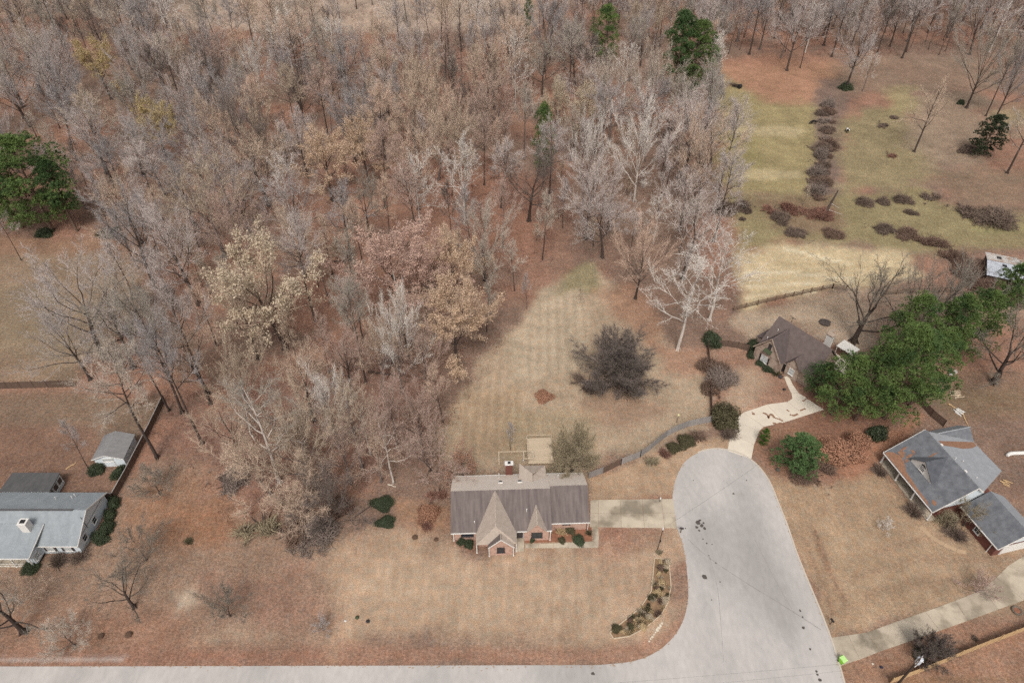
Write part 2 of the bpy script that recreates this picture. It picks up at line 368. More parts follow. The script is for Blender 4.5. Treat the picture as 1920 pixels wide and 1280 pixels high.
# ------------------------------------------------------------------ road with its turning circle
asphalt = mat('asphalt', S(196, 190, 185), .95, .14, .10, (1, .45, 1), col2=S(174, 169, 165), amt2=.5, scale2=.06, fine=.07, fscale=1.6)
M_tar = mat('tar_blot', S(92, 84, 80), .9, .2, 3)
M_crack = mat('road_crack', S(150, 142, 140), .9, .2, 3)
M_conc_edge = mat('road_edge_concrete', S(206, 194, 180), .95, .1, 1.5)
left_edge = cr([G(*p) for p in [(1120,1246),(1190,1238),(1240,1215),(1275,1175),(1290,1125),(1288,1070),(1280,1020),(1268,985),(1261,945),(1263,915),(1272,885),(1290,860),(1320,845),(1352,842),(1385,850),(1415,868),(1440,900),(1458,942),(1475,985),(1492,1035),(1512,1085),(1535,1140),(1556,1195),(1572,1245),(1590,1310)]], 6)
sy = G(0, 1248.5)[1]
poly = [(-400, sy - .1), (-60, sy)] + left_edge + [(36.8, -20), (-400, -20)]
rd = MB(); rd.slab([(p[0], p[1], .012) for p in poly], .05)
road = tag(rd.build('road', asphalt), 'pale grey asphalt road ending in a turning circle', None, None, 'structure')
ed = MB()
for a, b in zip(left_edge[70:], left_edge[71:]):
    d = Vector((b[0] - a[0], b[1] - a[1])); nn = Vector((d.y, -d.x)).normalized() * -.26
    ed.slab([(a[0], a[1], .05), (b[0], b[1], .05), (b[0] + nn.x, b[1] + nn.y, .05), (a[0] + nn.x, a[1] + nn.y, .05)], .07)
ed.build('edging_strip', M_conc_edge, road)
rng = random.Random(3)
lt = MB()   # leaves and grit blown along the edges of the road
bottom_edge = [(-62 + i * 1.1, sy - .02) for i in range(71)]
for line in (left_edge, bottom_edge):
    for a, b in zip(line, line[1:]):
        d = Vector((b[0] - a[0], b[1] - a[1])); L = d.length
        if L < .05: continue
        nn = Vector((d.y, -d.x)).normalized() * (1 if line is left_edge else -1) * -1
        for _ in range(int(L / .35) + 1):
            if rng.random() < .55: continue
            c = Vector(a).lerp(Vector(b), rng.random()); r1 = rng.uniform(.03, .11); k = 6; off = rng.uniform(-.1, .22) * (1 if rng.random() < .7 else 2.6); t0 = d.normalized()
            for sgn in (rng.choice((1, -1)),):
                e = c + nn * off * sgn
                lt.poly([(e.x + t0.x * r1 * 2.2 * math.cos(q) * rng.uniform(.5, 1) + nn.x * r1 * math.sin(q) * rng.uniform(.5, 1), e.y + t0.y * r1 * 2.2 * math.cos(q) * rng.uniform(.5, 1) + nn.y * r1 * math.sin(q) * rng.uniform(.5, 1), .0165 + rng.uniform(0, .004)) for q in np.linspace(0, 5.24, k)])
lo = lt.build('leaf_litter', mat('edge_leaves', S(174, 148, 122), 1, .25, 2), road); lo['kind'] = 'stuff'
def blot(px, py, r):
    x, y = G(px, py); m = MB(); k = rng.randint(7, 10)
    m.poly([(x + r * rng.uniform(.6, 1.15) * math.cos(2 * math.pi * i / k), y + r * rng.uniform(.6, 1.15) * math.sin(2 * math.pi * i / k), .017) for i in range(k)])
    m.build('tar_blot', M_tar, road)
for px, py, r in [(1309,979,.42),(1316,985,.35),(1321,990,.3),(1306,988,.28),(1312,975,.25),(1319,980,.2),(1311,994,.2),(1321,1081,.55),(1325,1018,.16),(1318,1010,.14),(1335,1020,.12),(1342,1055,.13),(1350,1090,.12),(1334,1124,.12),(1329,1041,.12),
                  (1500,1144,.2),(1505,1156,.16),(1506,1176,.26),(1519,1216,.2),(1531,1258,.2),(1533,1264,.18),(1538,1274,.28),(1112,1262,.3),(1285,990,.12),(1375,925,.2),(1300,900,.12),(1400,900,.14)]:
    blot(px, py, r)
def crack(pts, wd):
    q = cr([G(*p) for p in pts], 8); m = MB()
    for i, (a, b) in enumerate(zip(q, q[1:])):
        d = Vector((b[0] - a[0], b[1] - a[1])); nn = Vector((d.y, -d.x)).normalized() * wd * rng.uniform(.5, 1.2)
        m.poly([(a[0], a[1], .015), (b[0], b[1], .015), (b[0] + nn.x, b[1] + nn.y, .015), (a[0] + nn.x, a[1] + nn.y, .015)])
    m.build('sealed_crack', M_crack, road)
crack([(1290,1010),(1330,1045),(1400,1092),(1470,1135),(1540,1180)], .09)
crack([(1330,1040),(1345,1100),(1352,1170),(1357,1240)], .05)
crack([(1415,1010),(1450,1080),(1490,1150)], .05)

# ------------------------------------------------------------------ concrete drives and paths, slab by slab
M_drive = mat('weathered_concrete', S(196, 182, 162), .95, .16, .5, col2=S(150, 138, 120), amt2=.5, scale2=.28, objrand=.10, fine=.06, fscale=5, world=True)
M_cream = mat('clean_cream_concrete', S(224, 212, 194), .95, .09, .5, objrand=.05, fine=.04, fscale=5, world=True)
M_leafsm = mat('drift_of_leaves', S(152, 114, 92), 1, .3, 3, fine=.2)
def slabs(root, m, quads, z=.03, gap=.035):
    for q in quads:
        c = Vector((sum(p[0] for p in q) / len(q), sum(p[1] for p in q) / len(q)))
        P = []
        for p in q:
            v = Vector(p) - c; L = v.length; v = v * ((L - gap * .75) / L) if L > .2 else v
            P.append((v.x, v.y, z + rng.uniform(-.004, .004)))
        mb = MB(); mb.slab(P, .1); mb.build('concrete_slab', m, root, (c.x, c.y, 0))
def lerp(a, b, t): return (a[0] + (b[0] - a[0]) * t, a[1] + (b[1] - a[1]) * t)
def strip(A, B, rows):
    """quads between two edge polylines given as photo points"""
    out = []
    A = [G(*p) for p in A]; B = [G(*p) for p in B]
    for i in range(len(A) - 1):
        for r in range(rows):
            t0, t1 = r / rows, (r + 1) / rows
            out.append([lerp(A[i], B[i], t0), lerp(A[i + 1], B[i + 1], t0), lerp(A[i + 1], B[i + 1], t1), lerp(A[i], B[i], t1)])
    return out
dA = empty('driveway', kind='structure'); tag(dA, 'stained concrete slab drive from brick house to turning circle')
xs = [1107, 1122, 1163, 1204, 1240, 1262]
slabs(dA, M_drive, strip([(x, 937 - (x - 1107) * .015) for x in xs], [(x + (x - 1107) * .055 - 1, 988 + (x - 1107) * .012) for x in xs], 2))
dD = empty('driveway', kind='structure'); tag(dD, 'cream concrete drive up to the brown roofed house')
slabs(dD, M_cream, strip([(1364, 845), (1369, 812), (1376, 788), (1394, 773), (1438, 758), (1476, 753), (1500, 738)],
                         [(1409, 860), (1414, 834), (1424, 808), (1432, 800), (1470, 792), (1510, 779), (1545, 768)], 1), gap=.05)
slabs(dD, M_cream, strip([(1470, 706), (1476, 722), (1484, 738), (1486, 750)], [(1479, 705), (1487, 722), (1497, 736), (1502, 742)], 1))
for pts in [[(1440,783),(1446,776),(1452,783),(1462,786),(1468,790)], [(1430,774),(1438,777),(1441,785)], [(1480,777),(1488,779),(1496,776)], [(1410,772),(1414,778)], [(1500,770),(1510,766)], [(1448,792),(1456,795),(1466,793)],[(1475,768),(1480,772)],[(1505,752),(1512,748),(1520,750)]]:
    q = cr([G(*p) for p in pts], 5); mb = MB()
    for a, b in zip(q, q[1:]):
        d = Vector((b[0] - a[0], b[1] - a[1])); nn = Vector((d.y, -d.x)).normalized() * rng.uniform(.06, .26)
        mb.poly([(a[0] - nn.x, a[1] - nn.y, .045), (b[0] - nn.x, b[1] - nn.y, .045), (b[0] + nn.x, b[1] + nn.y, .045), (a[0] + nn.x, a[1] + nn.y, .045)])
    mb.build('leaf_drift', M_leafsm, dD)
dC = empty('driveway', kind='structure'); tag(dC, 'long stained concrete drive of the dark roofed house')
slabs(dC, M_drive, strip([(1556,1195),(1590,1190),(1625,1185),(1680,1165),(1735,1146),(1790,1126),(1842,1105),(1868,1082),(1890,1060),(1930,1035),(2010,1000)],
                         [(1575,1248),(1612,1236),(1650,1221),(1705,1202),(1762,1182),(1815,1163),(1872,1142),(1920,1125),(1970,1105),(2030,1080),(2100,1050)], 1))
pA = empty('garden_path', kind='structure'); tag(pA, 'concrete path round the front bed of the brick house')
slabs(pA, M_drive, strip([(985,1019),(1010,1019),(1038,1018),(1065,1017),(1092,1016),(1112,1014)], [(985,1027),(1010,1027),(1038,1027),(1065,1027),(1095,1027),(1122,1026)], 1) +
      strip([(1112,1014),(1112,1001),(1110,988)], [(1122,1026),(1123,1005),(1121,988)], 1) + strip([(968,1003),(968,1027)], [(983,1005),(983,1027)], 1))
pC = empty('garden_path', kind='structure'); tag(pC, 'narrow curved path in front of the dark roofed house')
slabs(pC, mat('sandy_path', S(190, 162, 132), .95, .1, .8, objrand=.06, world=True), strip([(1728,985),(1748,1003),(1772,1018),(1795,1028),(1812,1032)], [(1722,988),(1743,1008),(1768,1023),(1792,1034),(1811,1039)], 1))
# ================================================================== TREES
def twig_tris(P, D, L, W, rs, two=True):
    """thin tapering twigs: arrays of starts, directions, lengths, widths -> verts, tris (kinked once)"""
    n = len(P)
    D = D / np.linalg.norm(D, axis=1, keepdims=True)
    r = rs.normal(size=(n, 3)); A = np.cross(D, r); A /= np.linalg.norm(A, axis=1, keepdims=True) + 1e-9
    D2 = D + rs.normal(size=(n, 3)) * .28; D2[:, 2] += .12; D2 /= np.linalg.norm(D2, axis=1, keepdims=True)
    M = P + D * (L * .5)[:, None]; T = M + D2 * (L * .5)[:, None]
    w = (A * (W * .5)[:, None])
    V = np.stack([P - w, P + w, M + w * .75, M - w * .75, T], 1).reshape(-1, 3)
    o = (np.arange(n) * 5)[:, None]
    F = np.concatenate([o + [[0, 1, 2]], o + [[0, 2, 3]], o + [[3, 2, 4]]], 0)
    return V, F

class Sk:
    """a tree skeleton grown branch by branch"""
    def __init__(s, seed): s.r = random.Random(seed); s.rs = np.random.RandomState(seed); s.tube = ([], []); s.tube2 = ([], []); s.tips = []
    def ringtube(s, pts, rad, n, store):
        V, F = store; o = len(V)
        for i, p in enumerate(pts):
            d = (pts[min(i + 1, len(pts) - 1)] - pts[max(i - 1, 0)]).normalized(); a = d.orthogonal().normalized(); b = d.cross(a)
            for k in range(n):
                t = 2 * math.pi * k / n; V.append(p + a * (rad[i] * math.cos(t)) + b * (rad[i] * math.sin(t)))
        for i in range(len(pts) - 1):
            for k in range(n):
                a0 = o + i * n + k; a1 = o + i * n + (k + 1) % n
                F.append((a0, a1, a1 + n)); F.append((a0, a1 + n, a0 + n))
    def limb(s, p, d, L, r0, r1, seg, wig, up, n, store):
        pts = [p.copy()]; d = d.normalized()
        for i in range(seg):
            d = (d + Vector((s.r.gauss(0, wig), s.r.gauss(0, wig), s.r.gauss(0, wig) + up))).normalized()
            pts.append(pts[-1] + d * (L / seg))
        s.ringtube(pts, [r0 + (r1 - r0) * i / seg for i in range(seg + 1)], n, store)
        return pts
    def grow(s, p, d, L, r, lev, K):
        """level 1 = limb, 2 = branch, 3 = spray that carries twigs"""
        seg = {1: 6, 2: 4, 3: 3}[lev]
        pts = s.limb(p, d, L, r, r * (.35 if lev < 3 else .25), seg, K['wig'], K['up'] * (1 if lev < 3 else 1.5), {1: 5, 2: 4, 3: 3}[lev], s.tube if lev == 1 else s.tube2)
        if lev == 3:
            s.tips.append((np.array([tuple(q) for q in pts]))); return
        cnt = K['n2'] if lev == 1 else K['n3']
        for i in range(cnt):
            t = K['t0'] + (1 - K['t0']) * (i + s.r.random() * .8) / cnt
            t = min(t, .995); f = t * seg; k = int(f); q = pts[k].lerp(pts[k + 1], f - k); dd = (pts[k + 1] - pts[k]).normalized()
            ax = dd.orthogonal(); ax.rotate(Matrix.Rotation(s.r.uniform(0, 6.283), 3, dd))
            ang = R(s.r.uniform(*K['a2'])) * (1 - .35 * t)
            nd = dd.copy(); nd.rotate(Matrix.Rotation(ang, 3, ax))
            s.grow(q, nd, L * K['l2'] * s.r.uniform(.7, 1.15) * (1.15 - .5 * t), max(r * .55 * (1 - .45 * t), .026), lev + 1, K)
        s.grow(pts[-1], (pts[-1] - pts[-2]), L * K['l2'] * .8, r * .35, lev + 1, K)

KINDS = {
 # trunk fraction before first limb, limb count and angles, lengths, counts ...; lead = one stem to the top
 'tall':   dict(lead=1, h=24, tf=.50, nl=12, la=(30, 62), ll=.24, n2=6, n3=5, l2=.52, a2=(28, 62), wig=.12, up=.06, t0=.20, tr=.25, tw=11, tl=(.5, 1.5), twd=.027, spread=.8),
 'broom':  dict(lead=0, h=22, tf=.20, nl=11, la=(10, 58), ll=.56, n2=8, n3=6, l2=.40, a2=(18, 46), wig=.08, up=.05, t0=.25, tr=.30, tw=12, tl=(.5, 1.5), twd=.027, spread=.6),
 'spread': dict(lead=0, h=21, tf=.28, nl=9, la=(22, 70), ll=.48, n2=8, n3=6, l2=.48, a2=(30, 68), wig=.13, up=.06, t0=.22, tr=.36, tw=11, tl=(.5, 1.5), twd=.028, spread=.8),
 'syc':    dict(lead=1, h=25, tf=.34, nl=11, la=(26, 66), ll=.38, n2=6, n3=5, l2=.48, a2=(30, 68), wig=.20, up=.06, t0=.25, tr=.36, tw=9, tl=(.4, 1.2), twd=.036, spread=.9),
 'slim':   dict(lead=1, h=19, tf=.38, nl=11, la=(25, 52), ll=.21, n2=5, n3=4, l2=.52, a2=(24, 55), wig=.12, up=.08, t0=.2, tr=.14, tw=10, tl=(.5, 1.2), twd=.024, spread=.8),
 'low':    dict(lead=0, h=11, tf=.10, nl=22, la=(5, 74), ll=.58, n2=9, n3=6, l2=.42, a2=(28, 66), wig=.09, up=.02, t0=.2, tr=.24, tw=20, tl=(.4, 1.0), twd=.036, spread=.75),
 'gnarl':  dict(lead=0, h=14, tf=.18, nl=8, la=(20, 66), ll=.56, n2=6, n3=4, l2=.46, a2=(28, 62), wig=.13, up=.05, t0=.25, tr=.36, tw=9, tl=(.5, 1.3), twd=.030, spread=.7),
 'multi':  dict(lead=0, h=10, tf=.06, nl=10, la=(16, 70), ll=.60, n2=6, n3=5, l2=.42, a2=(24, 58), wig=.13, up=.04, t0=.2, tr=.13, tw=13, tl=(.4, 1.1), twd=.024, spread=.75),
 'sapling':dict(lead=1, h=9, tf=.22, nl=9, la=(20, 50), ll=.34, n2=5, n3=4, l2=.5, a2=(20, 50), wig=.13, up=.08, t0=.2, tr=.07, tw=11, tl=(.4, .9), twd=.024, spread=.7),
}
PROTO = {}
def make_proto(kind, seed, leaf=None):
    K = KINDS[kind]; s = Sk(seed); h = K['h']; r = s.r
    lean = Vector((r.uniform(-.05, .05), r.uniform(-.05, .05), 1))
    top = h * (.86 if K['lead'] else K['tf'] + .30)
    pts = s.limb(Vector((0, 0, -.3)), lean, top, K['tr'] * 1.15, K['tr'] * (.22 if K['lead'] else .5), 9, .03, .05, 8, s.tube)
    for k in range(5):   # root flare
        a = k * 1.2566 + r.random(); s.ringtube([Vector((math.cos(a) * K['tr'] * 2.0, math.sin(a) * K['tr'] * 2.0, -.15)), Vector((math.cos(a) * K['tr'] * .75, math.sin(a) * K['tr'] * .75, .9))], [K['tr'] * .45, K['tr'] * .2], 4, s.tube)
    a0 = r.uniform(0, 6.28)
    for i in range(K['nl']):
        t = (i + r.random() * .5) / K['nl']; hh = K['tf'] * h + (top - K['tf'] * h) * t
        f = min(hh / top * 9, 8.99); k = int(f); q = pts[k].lerp(pts[k + 1], f - k)
        az = a0 + i * 2.4 + r.uniform(-.4, .4); la = R(K['la'][1] + (K['la'][0] - K['la'][1]) * t + r.uniform(-7, 7))
        d = Vector((math.cos(az) * math.sin(la), math.sin(az) * math.sin(la), math.cos(la)))
        L = h * K['ll'] * r.uniform(.8, 1.15) * (1.1 - .45 * t if K['lead'] else 1.0)
        s.grow(q, d, L, K['tr'] * .42 * (1 - .45 * t), 1, K)
    s.grow(pts[-1], pts[-1] - pts[-2], h - top if K['lead'] else h * K['ll'] * .9, K['tr'] * .3, 1, K)
    # twigs along every spray
    rs = s.rs; Ps = []; Ds = []
    for T in s.tips:
        nT = max(3, int(K['tw'] * (rs.rand() * .7 + .65))); t = rs.rand(nT) * (len(T) - 1.001); k = t.astype(int); f = (t - k)[:, None]
        Ps.append(T[k] * (1 - f) + T[k + 1] * f); d = T[-1] - T[0]; d = d / (np.linalg.norm(d) + 1e-9)
        Ds.append(d[None] + rs.normal(size=(nT, 3)) * K['spread'] + [[0, 0, .25]])
    P = np.concatenate(Ps); D = np.concatenate(Ds); n = len(P)
    Lw = rs.uniform(K['tl'][0], K['tl'][1], n)
    V, F = twig_tris(P, D, Lw, np.full(n, K['twd']) * rs.uniform(.6, 1.2, n), rs)
    tv = np.array([tuple(v) for v in s.tube2[0]]); tf = np.array(s.tube2[1])
    V2 = np.concatenate([tv, V]); F2 = np.concatenate([tf, F + len(tv)])
    name = kind + str(seed)
    tm = arr_mesh('trunk_' + name, [tuple(v) for v in s.tube[0]], s.tube[1], None); cm = arr_mesh('crown_' + name, V2, F2, None)
    for mm in (tm, cm): mm.materials.append(None)
    out = dict(trunk=tm, crown=cm, h=float(np.percentile(P[:, 2], 99)), r=float(np.percentile(np.hypot(P[:, 0], P[:, 1]), 92)))
    if leaf:
        nl, sz = leaf; k = rs.randint(0, n, nl)
        # leaves hang in clumps round some of the sprays only
        keep = fbm(P[k][:, 0] * 1.0 + P[k][:, 2] * .7, P[k][:, 1] + P[k][:, 2] * .4, 2.2, seed) > .41
        k = k[keep]; C = P[k] + rs.normal(size=(len(k), 3)) * .32; m = len(k)
        A = rs.normal(size=(m, 3)); A /= np.linalg.norm(A, axis=1, keepdims=True); Bv = np.cross(A, rs.normal(size=(m, 3))); Bv /= np.linalg.norm(Bv, axis=1, keepdims=True)
        sl = (rs.uniform(.6, 1.2, m) * sz)[:, None]
        LV = np.stack([C - A * sl, C + Bv * sl * .45, C + A * sl, C - Bv * sl * .45], 1).reshape(-1, 3)
        o = (np.arange(m) * 4)[:, None]; LF = np.concatenate([o + [[0, 1, 2]], o + [[0, 2, 3]]], 0)
        out['leaves'] = arr_mesh('leaves_' + name, LV, LF, None); out['leaves'].materials.append(None)
    PROTO.setdefault(kind + ('_leaf' if leaf else ''), []).append(out)

for sd in (11, 12, 13, 14, 15, 16): make_proto('tall', sd)
for sd in (21, 22, 23, 24): make_proto('broom', sd)
for sd in (31, 32, 33, 34, 35): make_proto('spread', sd)
for sd in (41, 42, 43): make_proto('syc', sd)
for sd in (51, 52, 53): make_proto('slim', sd)
for sd in (61, 62): make_proto('low', sd)
for sd in (71, 72): make_proto('multi', sd)
for sd in (66, 67): make_proto('gnarl', sd)
for sd in (81, 82): make_proto('sapling', sd)
for sd in (91, 92, 93): make_proto('spread', sd, (17000, .21))
for sd in (96,): make_proto('multi', sd, (4200, .20))

def pine_proto(seed, h, rad, lobes, bare=.28, ntuft=1500, per=12, tl=.55):
    """pine: straight trunk, whorled boughs, needle tufts gathered in clumps"""
    s = Sk(seed); r = s.r; rs = s.rs
    pts = s.limb(Vector((0, 0, -.3)), Vector((r.uniform(-.04, .04), r.uniform(-.04, .04), 1)), h * .96, .32 * h / 20, .06, 9, .02, .05, 7, s.tube)
    C = []; 
    for i in range(lobes):
        t = bare + (1 - bare) * (i + .5 * r.random()) / lobes; f = min(t * 9, 8.99); k = int(f); q = pts[k].lerp(pts[k + 1], f - k)
        prof = math.sin(math.pi * min(1, (t - bare) / (1 - bare) * .78 + .2)) ** .8
        az = i * 2.399 + r.uniform(-.4, .4); d = Vector((math.cos(az), math.sin(az), r.uniform(.05, .5))); L = rad * prof * r.uniform(.7, 1.1)
        b = s.limb(q, d, L, .07 * h / 20, .02, 4, .07, .08, 4, s.tube)
        C.append((b[4], (.7 + .4 * r.random()) * rad * .34))
        if i % 2: C.append((b[2], (.6 + .4 * r.random()) * rad * .30))
    C.append((pts[-1], rad * .25))
    c = np.array([tuple(q) for q, _ in C]); cr_ = np.array([x for _, x in C])
    k = rs.randint(0, len(C), ntuft)
    dirn = rs.normal(size=(ntuft, 3)); dirn /= np.linalg.norm(dirn, axis=1, keepdims=True); dirn[:, 2] = np.abs(dirn[:, 2]) * .9 - .25
    P = c[k] + dirn * cr_[k][:, None] * (rs.rand(ntuft)[:, None] ** .22)
    PP = np.repeat(P, per, 0); DD = np.repeat(dirn, per, 0) * .7 + rs.normal(size=(ntuft * per, 3)) * .6 + [[0, 0, .35]]
    n = len(PP); V, F = twig_tris(PP, DD, rs.uniform(.5, 1.0, n) * tl, np.full(n, .085), rs)
    tm = arr_mesh('trunk_pine%d' % seed, [tuple(v) for v in s.tube[0]], s.tube[1], None); cm = arr_mesh('crown_pine%d' % seed, V, F, None)
    for mm in (tm, cm): mm.materials.append(None)
    return dict(trunk=tm, crown=cm, h=h, r=rad)
PROTO['pine'] = [pine_proto(101, 22, 5.2, 38, .14, 3000), pine_proto(102, 20, 6.0, 38, .12, 3000), pine_proto(103, 24, 4.6, 36, .35, 2600)]
PROTO['cedar'] = [pine_proto(111, 9, 2.2, 30, .03, 1100, 10, .4)]

def bush_mesh(seed, r, h, n, size, spiky=False, wd=.05, stems=40):
    """leafy or twiggy mound: faces through a lumpy volume"""
    rs = np.random.RandomState(seed)
    lob = rs.normal(size=(9, 3)); lob[:, 2] = np.abs(lob[:, 2]); lob /= np.linalg.norm(lob, axis=1, keepdims=True)
    d = rs.normal(size=(n, 3)); d[:, 2] = np.abs(d[:, 2]); d /= np.linalg.norm(d, axis=1, keepdims=True)
    bulge = .58 + .50 * np.max(np.exp(-6 * (1 - d @ lob.T)), axis=1)
    q = d * (bulge * rs.rand(n) ** (.25 if not spiky else .5) * rs.uniform(.82, 1.12, n))[:, None] * [r, r, h]
    if spiky:
        o = q * [.25, .25, 0]; D = q - o + rs.normal(size=(n, 3)) * .25 * r
        L = np.linalg.norm(D, axis=1) * rs.uniform(.35, .7, n); P = o + (q - o) * rs.uniform(.2, .7, n)[:, None]; P[:, 2] = np.maximum(P[:, 2], 0)
        V, F = twig_tris(P, D, L, np.full(n, wd), rs)
    else:
        A = rs.normal(size=(n, 3)); A[:, 2] *= .5; A /= np.linalg.norm(A, axis=1, keepdims=True); B = np.cross(A, d + rs.normal(size=(n, 3)) * .5); B /= np.linalg.norm(B, axis=1, keepdims=True) + 1e-9
        sl = (rs.uniform(.6, 1.3, n) * size)[:, None]
        V = np.stack([q - A * sl, q + B * sl * .5, q + A * sl, q - B * sl * .5], 1).reshape(-1, 3); V[:, 2] = np.maximum(V[:, 2], .02)
        o = (np.arange(n) * 4)[:, None]; F = np.concatenate([o + [[0, 1, 2]], o + [[0, 2, 3]]], 0)
    me = arr_mesh('foliage_b%d' % seed, V, F, None); me.materials.append(None)
    # stems inside
    sk = Sk(seed)
    for k in range(9):
        a = k * .7 + sk.r.random(); sk.limb(Vector((math.cos(a) * r * .12, math.sin(a) * r * .12, -.1)), Vector((math.cos(a) * r * .8, math.sin(a) * r * .8, h)), (r + h) * .5, .035, .012, 3, .12, .02, 3, sk.tube)
    st = arr_mesh('stems_b%d' % seed, [tuple(v) for v in sk.tube[0]], sk.tube[1], None); st.materials.append(None)
    return dict(foliage=me, stems=st, r=r, h=h)
def thicket_mesh(seed, n=1500):
    """ragged brush: stems rising from an uneven patch, taller here and lower there"""
    rs = np.random.RandomState(seed); q = rs.uniform(-1, 1, (n * 3, 2)); ns = fbm(q[:, 0] + 7, q[:, 1] + 3, .9, seed % 50)
    rim = 1 - np.hypot(q[:, 0], q[:, 1]); k = np.where(rim + (ns - .5) * 2.8 > .2)[0][:n]; q = q[k]; ns = ns[k]; m = len(k)
    P = np.stack([q[:, 0], q[:, 1], np.zeros(m)], 1); hh = np.clip((ns - .25) * 3.0, .2, 1.7) * np.clip(rim[k] * 2 + .35, .3, 1)
    P[:, 2] = hh * rs.rand(m) * .5; D = rs.normal(size=(m, 3)) * [.55, .55, .35] + [[0, 0, .55]]
    V, F = twig_tris(P, D, hh * rs.uniform(.35, .8, m), np.full(m, .026), rs)
    me = arr_mesh('foliage_t%d' % seed, V, F, None); me.materials.append(None)
    st = BUSH_ST[0]; return dict(foliage=me, stems=st, r=1, h=1)
BUSH_ST = [bush_mesh(240, .8, .6, 20, .1, True)['stems']]
BUSH = {'thicket': [thicket_mesh(s) for s in (301, 302, 303, 304)], 'leafy': [bush_mesh(201, 1, 1, 6500, .05), bush_mesh(202, 1, 1.0, 6500, .05)],
        'twiggy': [bush_mesh(211, 1, 1, 1500, .1, True, .022), bush_mesh(212, 1, 1, 1500, .1, True, .022)],
        'tuft': [bush_mesh(221, 1, 1, 500, .1, True, .06), bush_mesh(222, 1, 1, 500, .1, True, .06)],
        'round': [bush_mesh(231, 1, 1, 4200, .065), bush_mesh(232, 1, 1, 4200, .065)]}

bark = dict(
 dark=mat('bark_dark', S(80, 68, 62), .95, .3, 3, (1, 1, .3), objrand=.15),
 grey=mat('bark_grey', S(118, 106, 100), .95, .3, 3, (1, 1, .3), objrand=.15),
 white=mat('bark_white', S(212, 200, 190), .9, .15, 2, (1, 1, .4), col2=S(150, 138, 128), amt2=.42, scale2=1.0, objrand=.06),
 pine=mat('bark_pine', S(120, 100, 86), .95, .3, 3))
TW = dict(
 lav=mat('twigs_lavender_grey', S(182, 174, 172), .95, .12, .3, objrand=.20, rnd2=S(198, 184, 176)),
 grey=mat('twigs_grey', S(176, 167, 154), .95, .12, .3, objrand=.20, rnd2=S(190, 176, 162)),
 tan=mat('twigs_tan', S(212, 192, 168), .95, .12, .3, objrand=.16, rnd2=S(206, 178, 158)),
 red=mat('twigs_russet', S(200, 174, 160), .95, .12, .3, objrand=.16, rnd2=S(184, 158, 145)),
 white=mat('twigs_silver', S(232, 222, 212), .95, .10, .3, objrand=.06),
 dark=mat('twigs_dark', S(120, 108, 101), .95, .15, .3, objrand=.10),
 oak=mat('twigs_oak', S(142, 132, 120), .95, .12, .3, objrand=.10),
 olive=mat('twigs_olive', S(160, 146, 120), .95, .12, .3, objrand=.10))
LF = dict(
 tan=mat('leaves_pale_tan', S(222, 204, 178), .9, .2, .5, objrand=.06, trans=.25),
 pink=mat('leaves_pink_tan', S(228, 192, 174), .9, .2, .5, objrand=.06, trans=.25),
 orange=mat('leaves_orange_tan', S(228, 198, 168), .9, .2, .5, objrand=.06, trans=.25),
 yellow=mat('leaves_yellow', S(206, 184, 130), .9, .2, .5, objrand=.05, trans=.25),
 rust=mat('leaves_rust', S(186, 140, 114), .9, .2, .5, objrand=.06, trans=.2),
 pine=mat('needles_pine', S(116, 138, 76), .7, .35, .35, col2=S(72, 98, 55), amt2=.5, scale2=.25, objrand=.12, trans=.15),
 deep=mat('needles_deep_green', S(86, 112, 66), .7, .3, .4, objrand=.12, trans=.15),
 ever=mat('leaves_evergreen', S(70, 80, 56), .6, .35, .8, objrand=.15, trans=.1),
 brightg=mat('leaves_bright_green', S(78, 112, 40), .6, .25, .8, objrand=.1, trans=.15),
 oliveg=mat('leaves_olive', S(92, 86, 62), .8, .3, .8, objrand=.15, trans=.1),
 brush=mat('brush_brown', S(134, 108, 94), .95, .25, .6, objrand=.15, rnd2=S(120, 98, 84)),
 brushred=mat('brush_red', S(140, 102, 88), .95, .25, .6, objrand=.12),
 brushgrey=mat('brush_grey', S(150, 134, 124), .95, .25, .6, objrand=.12),
 straw=mat('straw', S(206, 180, 140), .95, .2, .8, objrand=.1),
 dkbrush=mat('brush_dark', S(126, 108, 96), .95, .3, .6, objrand=.15))

trng = random.Random(77)
TREES = []     # (x, y, crown radius)
def setm(o, m):
    o.material_slots[0].link = 'OBJECT'; o.material_slots[0].material = m
def tree(x, y, h, kind, twig, bk='dark', leaf=None, label=None, group=None, name=None, cat='tree', wide=1.0, idx=None):
    pr = PROTO[kind + ('_leaf' if leaf and kind + '_leaf' in PROTO else '')]; p = pr[trng.randrange(len(pr)) if idx is None else idx % len(pr)]
    nm = name or ('leafy_tree' if leaf else {'syc': 'sycamore_tree', 'sapling': 'sapling', 'slim': 'young_tree', 'low': 'shade_tree', 'gnarl': 'gnarled_tree', 'multi': 'small_tree', 'broom': 'fan_crowned_tree', 'spread': 'spreading_tree'}.get(kind, 'bare_tree'))
    root = empty(nm, (x, y, 0), trng.uniform(0, 6.283), label, cat, group); s = h / p['h']; root.scale = (s * wide, s * wide, s)
    t = put('trunk', p['trunk'], root); setm(t, bark[bk])
    c = put('crown', p['crown'], root); setm(c, TW[twig] if twig in TW else LF[twig])
    if leaf and 'leaves' in p: l = put('leaves', p['leaves'], root); setm(l, LF[leaf])
    TREES.append((x, y, p['r'] * s * wide))
    return root
